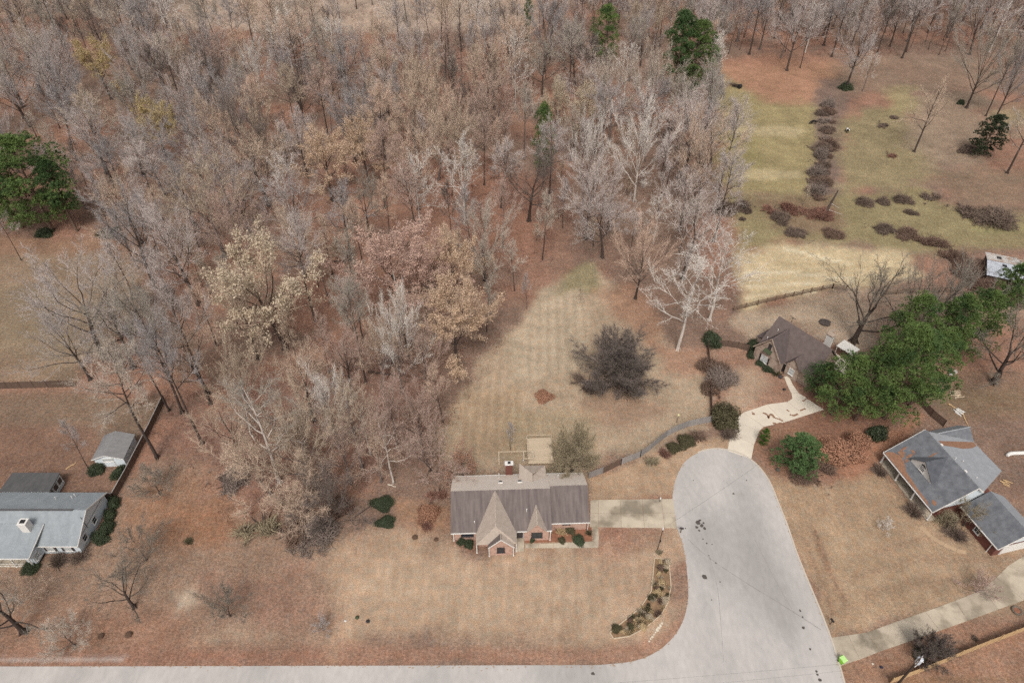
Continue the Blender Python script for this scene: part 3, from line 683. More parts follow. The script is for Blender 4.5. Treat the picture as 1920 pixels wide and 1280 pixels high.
def conifer(x, y, h, kind, needles, label, group=None, wide=1.0, idx=0, name='pine_tree'):
    p = PROTO[kind][idx % len(PROTO[kind])]; root = empty(name, (x, y, 0), trng.uniform(0, 6.283), label, 'pine' if kind == 'pine' else 'evergreen', group); s = h / p['h']; root.scale = (s * wide, s * wide, s)
    t = put('trunk', p['trunk'], root); setm(t, bark['pine']); c = put('crown', p['crown'], root); setm(c, LF[needles]); TREES.append((x, y, p['r'] * s * wide)); return root
def bush(px, py, r, h, kind, m, label, group=None, name='shrub', cat='shrub', at=None, idx=None, stem='dark'):
    x, y = at or G(px, py); L = BUSH[kind]; p = L[trng.randrange(len(L)) if idx is None else idx]
    root = empty(name, (x, y, 0), trng.uniform(0, 6.283), label, cat, group); root.scale = (r * trng.uniform(.75, 1.25), r * trng.uniform(.75, 1.25), h)
    f = put('foliage', p['foliage'], root); setm(f, LF[m] if m in LF else TW[m]); t = put('stems', p['stems'], root); setm(t, bark[stem]); return root
# ---- trees one can name, from the photograph: crown centre ('c') or foot of the trunk ('b') in photo points
def T(mode, px, py, h, kind, twig, bk='dark', leaf=None, label=None, wide=1.0, idx=None, **kw):
    x, y = G(px, py, h * .68) if mode == 'c' else G(px, py)
    return tree(x, y, h, kind, twig, bk, leaf, label, wide=wide, idx=idx, **kw)
T('c', 180, 112, 20, 'spread', 'tan', 'dark', 'yellow', 'yellow leafed round tree near the top left corner of the wood', 1.15, 0)
T('c', 285, 220, 18, 'spread', 'tan', 'dark', 'yellow', 'small golden leafed tree among grey trees, upper left of the wood', .95, 1)
T('c', 605, 285, 21, 'spread', 'tan', 'dark', 'orange', 'orange tan leafed tree in the middle of the wood', 1.0, 2)
T('c', 680, 262, 19, 'spread', 'tan', 'dark', 'orange', 'smaller orange leafed tree just right of the mid wood one', .9, 0)
T('b', 535, 653, 27, 'spread', 'tan', 'dark', 'tan', 'broad pale tan leafed tree with tall dark trunk in the wood', 1.05, 1)
T('c', 735, 486, 22, 'spread', 'red', 'dark', 'pink', 'pink tan leafed tree on the wood side nearest the back lawn', 1.15, 2)
T('c', 790, 505, 19, 'spread', 'red', 'dark', 'pink', 'lower pink leafed tree tucked beside the broad pink one', .9, 1)
T('b', 857, 694, 21, 'spread', 'tan', 'dark', 'orange', 'tan leafed tree standing at the corner of the back lawn', 1.0, 0)
T('c', 845, 482, 20, 'spread', 'tan', 'dark', 'orange', 'peach leafed tree above the one at the lawn corner', .8, 2)
T('c', 1043, 186, 17, 'spread', 'tan', 'grey', 'tan', 'cream leafed small tree right of the white forked sycamore', .75, 1)
T('c', 1095, 193, 18, 'spread', 'tan', 'grey', 'tan', 'cream leafed tree between white trees in the upper wood', .85, 0)
T('b', 966, 208, 27, 'syc', 'white', 'white', None, 'tall white forked sycamore standing in the upper middle wood', .62, 0)
T('b', 1169, 190, 20, 'syc', 'white', 'white', None, 'spreading white sycamore with bare crooked limbs below the pines', .85, 1)
T('b', 1189, 378, 29, 'broom', 'white', 'white', None, 'round silvery crowned tree on a pale trunk by the pasture', .95, 0)
T('b', 1092, 385, 26, 'broom', 'white', 'grey', None, 'silvery oval tree left of the round silvery one', .65, 1)
T('b', 1191, 560, 21, 'broom', 'tan', 'dark', None, 'round russet twigged tree at the top of the back lawn', .95, 2)
T('b', 1270, 655, 24, 'syc', 'white', 'white', None, 'large white barked tree with twisted limbs behind the back lawn', 1.1, 2)
T('b', 1330, 600, 23, 'syc', 'white', 'white', None, 'silver grey tree right behind the large white barked tree', 1.0, 0)
T('b', 1152, 724, 11.5, 'low', 'dark', 'dark', None, 'dark wide spreading tree alone on the back lawn', 1.42, 1)
T('b', 754, 736, 24, 'broom', 'white', 'grey', None, 'pale round headed tree with a tall bare trunk near lawn', .75, 1)
T('b', 686, 718, 26, 'tall', 'grey', 'dark', None, 'slender grey tree left of the pale round headed one', .7, 0)
T('b', 591, 603, 27, 'tall', 'lav', 'dark', None, 'dark trunked tree with a leaning stem in the mid wood', .8, 1)
T('b', 525, 905, 24, 'syc', 'grey', 'white', None, 'big silvery tree rising over the brush left of brick house', 1.05, 1)
T('b', 590, 917, 22, 'broom', 'tan', 'grey', None, 'silvery fan shaped tree right of the big silvery one', .9, 2)
T('b', 680, 880, 21, 'syc', 'tan', 'grey', None, 'tan crooked tree at the wood edge behind the brick house', .8, 0)
T('b', 738, 905, 19, 'syc', 'red', 'white', None, 'white limbed thin tree behind the left end of brick house', .72, 2)
T('b', 625, 985, 14, 'multi', 'dark', 'dark', None, 'dark many stemmed tree on the lawn edge above green bushes', 1.0, 0)
T('b', 395, 758, 30, 'tall', 'lav', 'dark', None, 'very tall leaning trunk with a lavender crown, left wood edge', .7, 2)
T('b', 342, 774, 30, 'tall', 'grey', 'dark', None, 'tall grey tree with a long bare trunk left of its neighbour', .75, 3)
T('b', 380, 832, 29, 'tall', 'lav', 'dark', None, 'tall trunk with its foot nearest the left wood edge clearing', .7, 0)
T('b', 372, 572, 26, 'spread', 'lav', 'dark', None, 'lavender grey tree above the leaning trunks at left wood edge', .8, 0)
T('b', 295, 858, 26, 'tall', 'grey', 'dark', None, 'big forked grey tree beside the pale blue shed', 1.0, 1)
T('b', 318, 770, 22, 'tall', 'lav', 'dark', None, 'grey tree directly behind the fence above the blue shed', .8, 2)
T('b', 195, 672, 25, 'spread', 'lav', 'dark', None, 'wide pale tree overhanging the field at the left', 1.15, 0)
T('b', 250, 690, 22, 'spread', 'grey', 'dark', None, 'tangled grey tree behind the wide pale tree by the field', 1.1, 1)
T('b', 170, 712, 18, 'spread', 'lav', 'dark', None, 'lower grey tree at the end of the dark field fence', 1.0, 2)
T('b', 166, 878, 12, 'slim', 'lav', 'dark', None, 'thin leaning tree left of the pale blue shed', .8, 0)
T('b', 40, 488, 17, 'slim', 'lav', 'dark', None, 'thin tree with leaning trunk alone in the left field', .8, 1)
T('b', 252, 1138, 11, 'gnarl', 'oak', 'dark', None, 'thick trunked bare tree in front of the pale blue house', 1.0, 1)
T('b', 45, 1185, 16, 'gnarl', 'grey', 'dark', None, 'big dark trunk leaning in at the lower left corner', .9, 1)
T('b', 432, 1155, 7, 'multi', 'oak', 'dark', None, 'small many stemmed tree on the leafy ground by the road', 1.0, 1)
T('b', 607, 1182, 3.4, 'multi', 'lav', 'grey', None, 'tiny grey bare bush tree on the lawn by the road', 1.0, 0)
T('b', 300, 925, 7, 'multi', 'oak', 'dark', None, 'low hazy bare tree right of the shed fence', 1.3, 0)
T('b', 275, 1050, 7.5, 'multi', 'oak', 'grey', None, 'low pale bare tree on leaves right of the blue house', 1.1, 1)
T('b', 140, 1210, 7, 'multi', 'grey', 'grey', None, 'low pinkish bare tree near the white gravel verge', 1.2, 0)
T('b', 40, 1130, 9, 'multi', 'tan', 'white', None, 'small pale limbed tree below the blue house porch', .8, 1)
T('b', 1072, 882, 10, 'low', 'olive', 'dark', None, 'olive twigged tree standing close behind the brick house', .82, 0)
T('b', 957, 843, 7, 'slim', 'lav', 'dark', None, 'thin grey tree behind the brick chimney', .95, 2)
T('b', 868, 892, 6.5, 'multi', 'red', 'dark', 'rust', 'rust leafed small tree behind the brick house left end', 1.0, 0)
T('b', 1600, 642, 22, 'gnarl', 'oak', 'dark', None, 'tall dark trunked bare tree behind the brown roofed house', 1.1, 2)
T('b', 1685, 640, 19, 'gnarl', 'oak', 'dark', None, 'bare tree behind the pines, nearest the rail fence end', .9, 0)
T('b', 1720, 640, 19, 'gnarl', 'oak', 'dark', None, 'bare crooked tree behind the middle of the pine row', .9, 1)
T('b', 1755, 645, 20, 'gnarl', 'grey', 'grey', None, 'thicker bare tree behind the pines left of metal barn', .85, 0)
T('b', 1895, 560, 14, 'syc', 'grey', 'dark', None, 'grey bare tree in front of the metal barn roof', .9, 2)
T('b', 1860, 718, 20, 'gnarl', 'oak', 'dark', None, 'leaning bare tree in the back garden right of the pines', .95, 1)
T('b', 1475, 133, 27, 'spread', 'lav', 'dark', None, 'dark trunked bare tree at the top of the pasture', .85, 0)
T('b', 1500, 128, 22, 'tall', 'lav', 'dark', None, 'slimmer trunk right beside the pasture top tree', .7, 1)
T('b', 1585, 168, 28, 'spread', 'lav', 'dark', None, 'bare tree with an ivy clad foot at the pasture corner', .85, 1)
T('b', 1617, 172, 14, 'syc', 'white', 'grey', None, 'small white limbed tree right of the ivy footed tree', .8, 1)
T('b', 1714, 285, 22, 'syc', 'tan', 'dark', None, 'leaning bare tree in the middle of the right pasture', .9, 0)
T('b', 1812, 203, 29, 'broom', 'grey', 'dark', None, 'tall greenish grey fan crowned tree at upper right', .95, 2)
T('b', 1848, 218, 26, 'tall', 'grey', 'dark', None, 'thin twin of the tall fan crowned tree, upper right', .7, 3)
T('b', 1866, 222, 27, 'broom', 'lav', 'dark', None, 'bare tree behind the dark evergreen at the right edge', .8, 0)
T('b', 1888, 325, 24, 'syc', 'grey', 'dark', None, 'bare crooked tree at the right edge below the evergreen', .85, 1)
T('b', 1505, 385, 6, 'sapling', 'tan', 'grey', None, 'single thin sapling in the brush below the pasture', .8, 0)
T('b', 1655, 995, 3.2, 'multi', 'white', 'white', None, 'small pale bare tree on the lawn of the dark roofed house', 1.0, 0)
T('b', 1730, 1235, 6.5, 'low', 'dark', 'dark', None, 'small dark red budded tree beside the utility pole', .8, 1)
T('b', 1830, 1110, 4.2, 'multi', 'red', 'dark', None, 'hazy maroon bare tree beside the long concrete drive', 1.5, 0)
T('b', 1805, 985, 6.5, 'multi', 'olive', 'dark', None, 'tangled olive bare tree in front of the dark garage', 1.1, 1)
T('b', 988, 580, 10, 'slim', 'lav', 'dark', None, 'thin sapling at the edge of wood and back lawn', .7, 0)
T('b', 1087, 568, 4, 'sapling', 'tan', 'grey', None, 'lone little sapling at the striped lawn top', .8, 1)
for px, py, h, wd, lb in [(707,182,21,1.0,'leftmost'),(771,190,24,1.4,'broadest'),(815,245,22,1.2,'lowest'),(868,235,21,1.1,'rightmost'),(902,178,18,.8,'smallest'),(800,140,22,1.2,'topmost')]:
    T('c', px, py, h, 'broom', 'tan', 'grey', None, lb + ' of the tan domed trees in the middle of the wood', wd, group='tan domed trees')
for px, py, h, lb in [(779,336,22,'left of the pair of'),(866,312,24,'right of the pair of')]:
    T('c', px, py, h, 'syc', 'white', 'white', None, lb + ' white limbed trees below the tan domes', .95)
for px, py, h, k, tw, lb in [(90,105,24,'broom','lav','tall lavender grey tree left of the yellow round tree'),(165,235,27,'spread','lav','large silver grey tree above the left pine clump'),
   (472,110,23,'broom','white','silvery white crowned tree in the upper left of wood'),(341,150,22,'broom','lav','lavender tree between the golden and silvery trees'),
   (405,216,22,'broom','tan','tan fan shaped tree, left one of two side by side'),(478,224,22,'broom','tan','tan fan shaped tree, right one of two side by side'),
   (560,250,20,'spread','lav','lavender grey tree just left of the orange leafed trees'),(842,128,22,'spread','dark','dark grey tree above the tan domed trees'),(925,130,20,'spread','dark','second dark grey tree, right of the first one above domes'),
   (1139,392,20,'spread','lav','lavender tree below the silvery oval tree'),(1250,300,22,'slim','lav','narrow grey tree at the pasture edge of the wood'),(1300,420,22,'spread','lav','lavender tree at the wood corner by the pasture'),(1235,395,14,'syc','white','small white forked snag near the pasture edge'),
   (640,390,21,'syc','lav','crooked pale tree under the orange leafed trees'),(540,365,22,'spread','lav','grey tree above the broad pale tan leafed tree'),(440,345,22,'spread','lav','lavender grey tree in the left middle wood'),(330,330,23,'spread','lav','tall lavender grey tree right of the left pines'),(1020,400,19,'slim','grey','slender grey tree among thin dark trunks in the wood')]:
    T('c', px, py, h, k, tw, 'white' if tw == 'white' else 'dark', None, lb)
for px, py, h, k, tw, bk, wd, lb in [(440,690,20,'broom','tan','grey',.9,'tan fan tree left of the big silvery tree top'),(610,740,20,'broom','white','grey',.85,'silvery fan tree between two dark leaning trunks'),(676,762,18,'syc','tan','white',.7,'thin white branched tree right of the silvery fan'),(733,756,18,'broom','red','grey',.75,'pinkish fan tree below the pale round headed tree'),
   (560,690,20,'spread','tan','dark',.9,'tan spreading tree under the broad tan leafed tree'),(450,570,21,'spread','tan','dark',.95,'tan spreading tree left of the tall dark trunk'),(640,650,19,'spread','red','dark',.85,'russet tree beside the slender grey tree'),(700,640,18,'broom','tan','grey',.8,'tan tree between slender grey and round headed trees'),(790,650,17,'broom','red','dark',.9,'russet rounded tree left of the lawn corner leafed tree'),
   (560,810,16,'broom','tan','grey',.85,'tan fan tree in front of the big silvery tree'),(640,830,16,'broom','red','grey',.85,'russet fan tree behind the many stemmed dark tree'),(700,830,15,'spread','tan','grey',.8,'tan crooked tree left of the thin white limbed one'),(780,760,15,'broom','red','dark',.9,'russet hazy tree at the lawn edge of the wood'),(800,830,11,'multi','red','dark',1.1,'low russet tree nearest the brick house back corner'),(420,800,17,'spread','tan','dark',.85,'tan spreading tree above the grey brush'),(480,860,14,'multi','tan','grey',1.2,'low tan tangle at the foot of the big silvery tree'),(560,900,12,'multi','tan','grey',1.1,'low tan tree between brush and silvery fan'),(350,640,20,'spread','tan','dark',.8,'tan tree behind the tall leaning trunks')]:
    T('c', px, py, h, k, tw, bk, None, lb, wd)
# pines
PN = 'pines at the brown roofed house'
for px, py, h, wd, i, lb in [(1558,778,15,1.05,1,'pine touching the brown roofed house and the cream drive'),(1602,788,19,1.0,0,'second pine from the cream drive in the row'),(1658,785,22,1.0,1,'broadest pine of the row right of the brown roofed house'),(1704,762,18,1.0,0,'pine at the lower right of the row, over the dark fence'),(1668,700,19,1.0,0,'pine at the back of the row near the white canopy'),
   (1738,700,20,1.0,2,'pine in the middle of the row, left of back garden'),(1790,672,17,1.0,1,'slimmer pine in the row towards the metal barn'),(1838,640,20,.95,2,'last pine of the row, nearest the metal barn')]:
    x, y = G(px, py); conifer(x, y, h, 'pine', 'pine', lb, PN, wd, i)
x, y = G(1528, 742); conifer(x, y, 8, 'pine', 'deep', 'low dark pine in front of the brown roofed house gable', PN, 1.3, 1)
for px, py, h, wd, i, lb in [(40,428,25,1.3,0,'leftmost pine of the clump at the left photo edge'),(98,432,26,1.25,1,'tallest pine of the clump by the left field'),(145,434,20,1.1,2,'rightmost pine of the clump by the left field'),(5,400,20,1.1,2,'pine half cut by the left photo edge')]:
    x, y = G(px, py); conifer(x, y, h, 'pine', 'pine' if i != 2 else 'deep', lb, 'pines by the left field', wd, i)
for px, py, h, wd, i, lb in [(989,62,15,.55,0,'small pine at the top of the photo among bare trunks'),(1131,125,22,.85,1,'single pine left of the pair by the pasture'),(1258,195,31,.95,2,'taller pine of the pair at the pasture corner'),(1292,190,28,1.1,0,'brighter pine of the pair at the pasture corner'),(1019,335,22,.5,1,'lone slim pine in the centre of the wood')]:
    x, y = G(px, py); conifer(x, y, h, 'pine', 'deep' if i == 2 else 'pine', lb, None, wd, i)
x, y = G(1838, 290); conifer(x, y, 13, 'cedar', 'ever', 'dark blue green evergreen at the right of the pasture', None, 1.4, name='evergreen_tree')
x, y = G(1490, 878); conifer(x, y, 8.5, 'cedar', 'deep', 'broad glossy green evergreen beside the turning circle', None, 1.75, name='evergreen_tree')
x, y = G(1429, 833); conifer(x, y, 4.2, 'cedar', 'brightg', 'small bright green cone shrub beside the cream drive', None, .9, name='conical_shrub')
# ---- the rest of the wood: trees at a natural spacing inside the wood's outline
WOOD = [G(*p) for p in [(-330,-70),(2250,-70),(2150,40),(1920,100),(1700,110),(1330,108),(1345,250),(1360,380),(1345,470),(1150,492),(1000,505),(955,570),(925,650),(860,730),(815,830),(770,900),(640,930),(560,990),(450,1000),(380,900),(330,850),(300,800),(200,690),(235,560),(225,455),(-330,440)]]
CLEAR = [([G(*p) for p in [(300,-80),(1030,-80),(1020,50),(1010,70),(700,85),(480,75),(330,80)]], 0.93), ([G(*p) for p in [(-60,110),(40,118),(70,160),(50,200),(-80,195)]], .9),
         ([G(*p) for p in [(880,350),(1000,350),(1050,430),(1000,490),(920,470)]], .6), ([G(*p) for p in [(520,60),(760,70),(740,120),(540,110)]], .5)]
def inside(poly, x, y): return float(sdist(poly, np.array([x]), np.array([y]))[0])
def within(poly, x, y):
    c = False; n = len(poly)
    for i in range(n):
        ax, ay = poly[i]; bx, by = poly[i - 1]
        if (ay > y) != (by > y) and x < (bx - ax) * (y - ay) / (by - ay) + ax: c = not c
    return c
def region(px, py):
    if py < 70: return 'along the far top edge of the wood'
    if px > 1330: return 'in the far wood beyond the pastures'
    if px < 380: return 'in the left wood above the field' if py < 470 else 'in the left wood near the shed'
    if py < 200: return 'in the upper wood' + (' left of the tall white sycamore' if px < 960 else ' near the pines')
    if px > 960: return 'in the wood beside the pasture'
    if py < 420: return 'in the middle of the wood'
    return 'in the lower wood behind the brick house' if px > 600 else 'in the lower wood left of the brick house'
def project(x, y, z=0):
    d = z - ALT; f = y * math.cos(DEP) - d * math.sin(DEP); up = y * math.sin(DEP) + d * math.cos(DEP)
    return 960 + FOC * x / f, 640 - FOC * up / f
wr = random.Random(5)
x0 = min(p[0] for p in WOOD); x1 = max(p[0] for p in WOOD); y0 = min(p[1] for p in WOOD); y1 = 352
pts = [(t[0], t[1]) for t in TREES]
LOOKK = dict(tall='tall narrow', spread='spreading', broom='fan shaped', slim='slender young', sapling='thin sapling', syc='white limbed')
LOOKC = dict(dark='dark brown', lav='lavender grey', grey='brown grey', tan='tan', red='russet', white='sycamore')
LAND = [(180,112,'the yellow round tree'),(285,220,'the golden leafed tree'),(605,285,'the orange leafed tree'),(491,478,'the broad tan leafed tree'),(735,486,'the pink leafed tree'),(866,575,'the lawn corner leafed tree'),
 (970,150,'the tall white sycamore'),(1176,135,'the white sycamore below pines'),(1185,262,'the round silvery tree'),(1275,110,'the pasture corner pines'),(1131,62,'the single upper pine'),(989,28,'the small top pine'),(1019,255,'the lone slim pine'),
 (771,190,'the broadest tan dome'),(472,110,'the silvery white crown'),(60,300,'the left pines'),(842,128,'the dark grey trees'),(866,312,'the white limbed pair'),(735,603,'the pale round headed tree'),(500,760,'the big silvery tree'),(1199,446,'the russet lawn top tree'),(1300,540,'the large white barked tree'),
 (210,840,'the blue shed'),(170,560,'the wide pale field tree'),(1475,80,'the pasture top tree'),(1590,110,'the ivy footed tree'),(1830,130,'the upper right fan tree'),(341,150,'the lavender tree near gold'),(1700,60,'the pasture top right corner'),(650,40,'the far tan field'),(330,400,'the wood left of centre'),(950,430,'the open wood floor')]
ORD = ['nearest', 'second', 'third', 'fourth', 'fifth', 'sixth', 'seventh', 'eighth', 'ninth', 'tenth', 'eleventh', 'twelfth', 'thirteenth', 'fourteenth', 'fifteenth', 'sixteenth', 'seventeenth', 'eighteenth', 'nineteenth', 'twentieth', 'twenty-first', 'twenty-second', 'twenty-third', 'twenty-fourth', 'twenty-fifth']
DIRS = ['right of', 'upper right of', 'above', 'upper left of', 'left of', 'lower left of', 'below', 'lower right of']
PENDING = []
def label_pending():
    """every wood tree is told apart by its look, a landmark near it, the side it stands on and its rank there"""
    bins = {}
    for o, k, tw, px, py in PENDING:
        d, l = min(((px - a) ** 2 + (py - b) ** 2, i) for i, (a, b, _) in enumerate(LAND)); a, b, nm = LAND[l]
        s = int(round(math.atan2(b - py, px - a) / (math.pi / 4))) % 8
        look = LOOKK[k] + ' ' + LOOKC[tw] + ('' if k in ('sapling', 'syc') else ' tree')
        bins.setdefault((look, s, nm), []).append((d, o))
    for (look, s, nm), L in bins.items():
        L.sort(key=lambda t: t[0])
        for i, (d, o) in enumerate(L):
            o['label'] = look + ', ' + (ORD[min(i, 24)] + ' one ' if len(L) > 1 else '') + DIRS[s] + ' ' + nm
KEEP = [(989,30,30),(1131,65,48),(1270,110,66),(1019,250,38),(970,150,44),(1185,262,50),(1176,135,40),(180,112,62),(285,220,46),(605,285,62),(680,262,40),(472,110,48),(1095,296,40),(490,478,70),(735,486,66),(866,575,55)]   # crowns the photo shows clear of others
cand = 0; nfill = 0
while cand < 40000 and nfill < 600:
    cand += 1
    x = wr.uniform(x0, x1); y = wr.uniform(y0, y1)
    if not within(WOOD, x, y): continue
    if any(wr.random() < dens and within(c, x, y) for c, dens in CLEAR): continue
    px, py = project(x, y)
    if px < -70 or px > 1990 or py < -25: continue
    slim = wr.random() < .20
    gap = (6.2 if slim else 8.8) if py < 520 else (6.0 if slim else 9.6)
    if px > 1340 and py < 112: gap = 5.0 if slim else 7.6
    if any((x - a) ** 2 + (y - b) ** 2 < gap * gap for a, b in pts): continue
    cx_, cy_ = project(x, y, 14)
    if any((cx_ - a) ** 2 + (cy_ - b) ** 2 < r * r for a, b, r in KEEP): continue
    if cy_ < 42 and 330 < cx_ < 1010 and wr.random() < .65: continue
    u = wr.random()
    if px > 1000 or px < 420: tw = 'lav' if u < .55 else ('grey' if u < .8 else ('tan' if u < .95 else 'red'))
    else: tw = 'tan' if u < .44 else ('lav' if u < .64 else ('grey' if u < .86 else 'red'))
    k = 'slim' if slim else wr.choice(['tall', 'tall', 'spread', 'spread', 'broom'])
    bk = wr.choice(['dark', 'dark', 'dark', 'grey'])
    if wr.random() < .08: tw = 'dark'
    if not slim and wr.random() < .08: k, tw, bk = 'syc', 'white', 'white'
    h = wr.uniform(13, 20) if slim else wr.uniform(18, 28)
    if py > 620: h *= .85
    if py < 120 and k != 'slim' and wr.random() < .6: k = 'tall' if k != 'syc' else k
    o = tree(x, y, h, k, tw, bk, None, None, 'trees of the wood', wide=wr.uniform(.85, 1.12)); pts.append((x, y)); nfill += 1
    PENDING.append((o, k, tw, *project(x, y, h * .65)))
print('filled trees', nfill, 'named', len(TREES) - nfill)
# saplings in the shade of the wood and round its edge
ns = 0
for _ in range(1500):
    if ns >= 90: break
    x = wr.uniform(-120, 90); y = wr.uniform(62, 260)
    if not within(WOOD, x, y): continue
    if any((x - a) ** 2 + (y - b) ** 2 < 9 for a, b in pts): continue
    px, py = project(x, y)
    if not (0 < px < 1920): continue
    tw = wr.choice(['tan', 'red', 'lav', 'red']); h = wr.uniform(5, 10)
    o = tree(x, y, h, 'sapling', tw, 'dark', None, None, 'saplings under the wood', wide=wr.uniform(.8, 1.3)); pts.append((x, y)); ns += 1
    PENDING.append((o, 'sapling', tw, *project(x, y, h * .6)))
label_pending()

# ---- undergrowth: leafless brush over the wood floor, too fine to count
def undergrowth():
    rs = np.random.RandomState(9); n0 = 30000
    X = rs.uniform(-215, 230, n0 * 3); Y = 60 + 300 * rs.rand(n0 * 3) ** 1.2
    W = sdist(WOOD, X, Y); den = fbm(X, Y, 16, 3)
    k = np.where((W + (den - .5) * 12 > .5) & (den + rs.rand(len(X)) * .35 > .62))[0][:6500]
    X, Y = X[k], Y[k]; m = len(k); per = 9
    P = np.stack([np.repeat(X, per), np.repeat(Y, per), np.zeros(m * per)], 1); P[:, :2] += rs.normal(size=(m * per, 2)) * .45
    D = rs.normal(size=(m * per, 3)) * [.55, .55, .1] + [[0, 0, 1]]
    L = np.repeat(rs.uniform(.7, 2.6, m), per) * rs.uniform(.5, 1.2, m * per)
    V, F = twig_tris(P, D, L, np.full(m * per, .055), rs)
    me = arr_mesh('undergrowth', V, F, LF['brushred'])
    tag(put('undergrowth', me), 'leafless russet brush over the wood floor', 'undergrowth', None, 'stuff')
undergrowth()

# ---- shrubs and brush one can pick out
GB = 'dark brush clumps in the pasture'
for px, py, r, h, k, m, lb in [(1362,395,3.6,3.2,'thicket','dkbrush','tall dark brush clump at the pasture left end'),(1385,392,2.6,2.4,'thicket','dkbrush','second dark brush clump from the wood, by the pasture'),(1401,385,2.0,1.6,'thicket','dkbrush','third dark brush clump from the wood, by the pasture'),(1398,398,1.5,1.4,'thicket','dkbrush','small dark brush clump below the third one'),(1394,413,1.3,1.0,'thicket','dkbrush','smallest dark brush clump on the pale track'),
   (1450,395,3.4,2.2,'thicket','brushred','russet brush mound, left of two in the pasture'),(1478,398,3.4,2.4,'thicket','brushred','russet brush mound, right of two in the pasture'),(1465,412,3.6,1.8,'thicket','dkbrush','flat dark brush below the two russet mounds'),(1530,402,4.2,2.2,'thicket','brushred','reddish leaf covered mound below the leaning dead trunk'),(1500,440,3.2,1.4,'thicket','dkbrush','low dark brush between pasture and yellow field, left'),(1560,440,2.8,1.2,'thicket','brush','low brown brush between pasture and yellow field, middle'),
   (1625,382,2.9,2.0,'thicket','dkbrush','first of the small dark bushes in a row'),(1655,380,2.1,1.6,'thicket','dkbrush','second of the small dark bushes in a row'),(1694,377,2.4,2.2,'thicket','dkbrush','third of the small dark bushes in a row'),(1712,383,1.3,1.0,'thicket','dkbrush','tiny bush ending the row of dark bushes'),(1745,374,3.8,2.0,'thicket','dkbrush','broad dark bush right of the row of small ones'),(1708,400,1.7,1.0,'thicket','dkbrush','tiny bush alone below the row of dark bushes'),
   (1805,400,5.2,3.0,'thicket','dkbrush','big dark thicket left half, right of the pasture'),(1850,408,5.2,3.0,'thicket','dkbrush','big dark thicket right half, right of the pasture'),(1650,432,3.4,1.6,'thicket','dkbrush','low dark brush on the green strip'),(1690,440,3.6,1.6,'thicket','brush','low brown brush right of the green strip clump'),(1740,452,4.2,2.4,'thicket','brush','brown brush above the yellow field, right'),(1780,478,4.2,2.6,'thicket','brush','brown brush left of the metal barn, upper'),(1815,510,4.0,3.0,'thicket','brush','brown brush against the metal barn left side'),(1850,545,3.6,2.4,'thicket','brush','brown brush below the metal barn'),(1900,560,3.4,2.6,'thicket','brush','brown brush at the right edge below the barn'),
   (1652,235,3.0,1.4,'thicket','dkbrush','purplish low brush on the right pasture'),(1680,222,1.8,1.0,'thicket','dkbrush','small brush above the purplish one on the pasture'),(1668,292,2.4,1.6,'thicket','brushred','russet brush left of the leaning pasture tree'),(1585,166,2.6,2.4,'leafy','ever','dark ivy mound at the foot of the pasture corner tree'),(1800,195,1.3,1.6,'leafy','ever','little dark evergreen left of the tall fan crowned tree'),(1820,285,4.0,2.2,'thicket','dkbrush','dark brush under the blue green evergreen')]:
    bush(px, py, r, h, k, m, lb, GB, 'brush_clump', 'brush')
for i, py in enumerate(range(194, 372, 8)):
    for sd in ((-1,) if i % 2 else (1,)):
        bush(1556 - i * 1.0 + sd * (2 + (i * 7) % 6), py + (sd * 3), 2.2 + (i * 5 % 4) * .4, 1.1 + (i * 3 % 4) * .5, 'thicket', ('brush', 'brushgrey', 'brush', 'dkbrush')[i % 4], 'hedge clump between the pastures, %s from the top on the %s side' % (ORD[i] if i else 'first', 'left' if sd < 0 else 'right'), 'hedge line between pastures', 'hedge_clump', 'hedge')
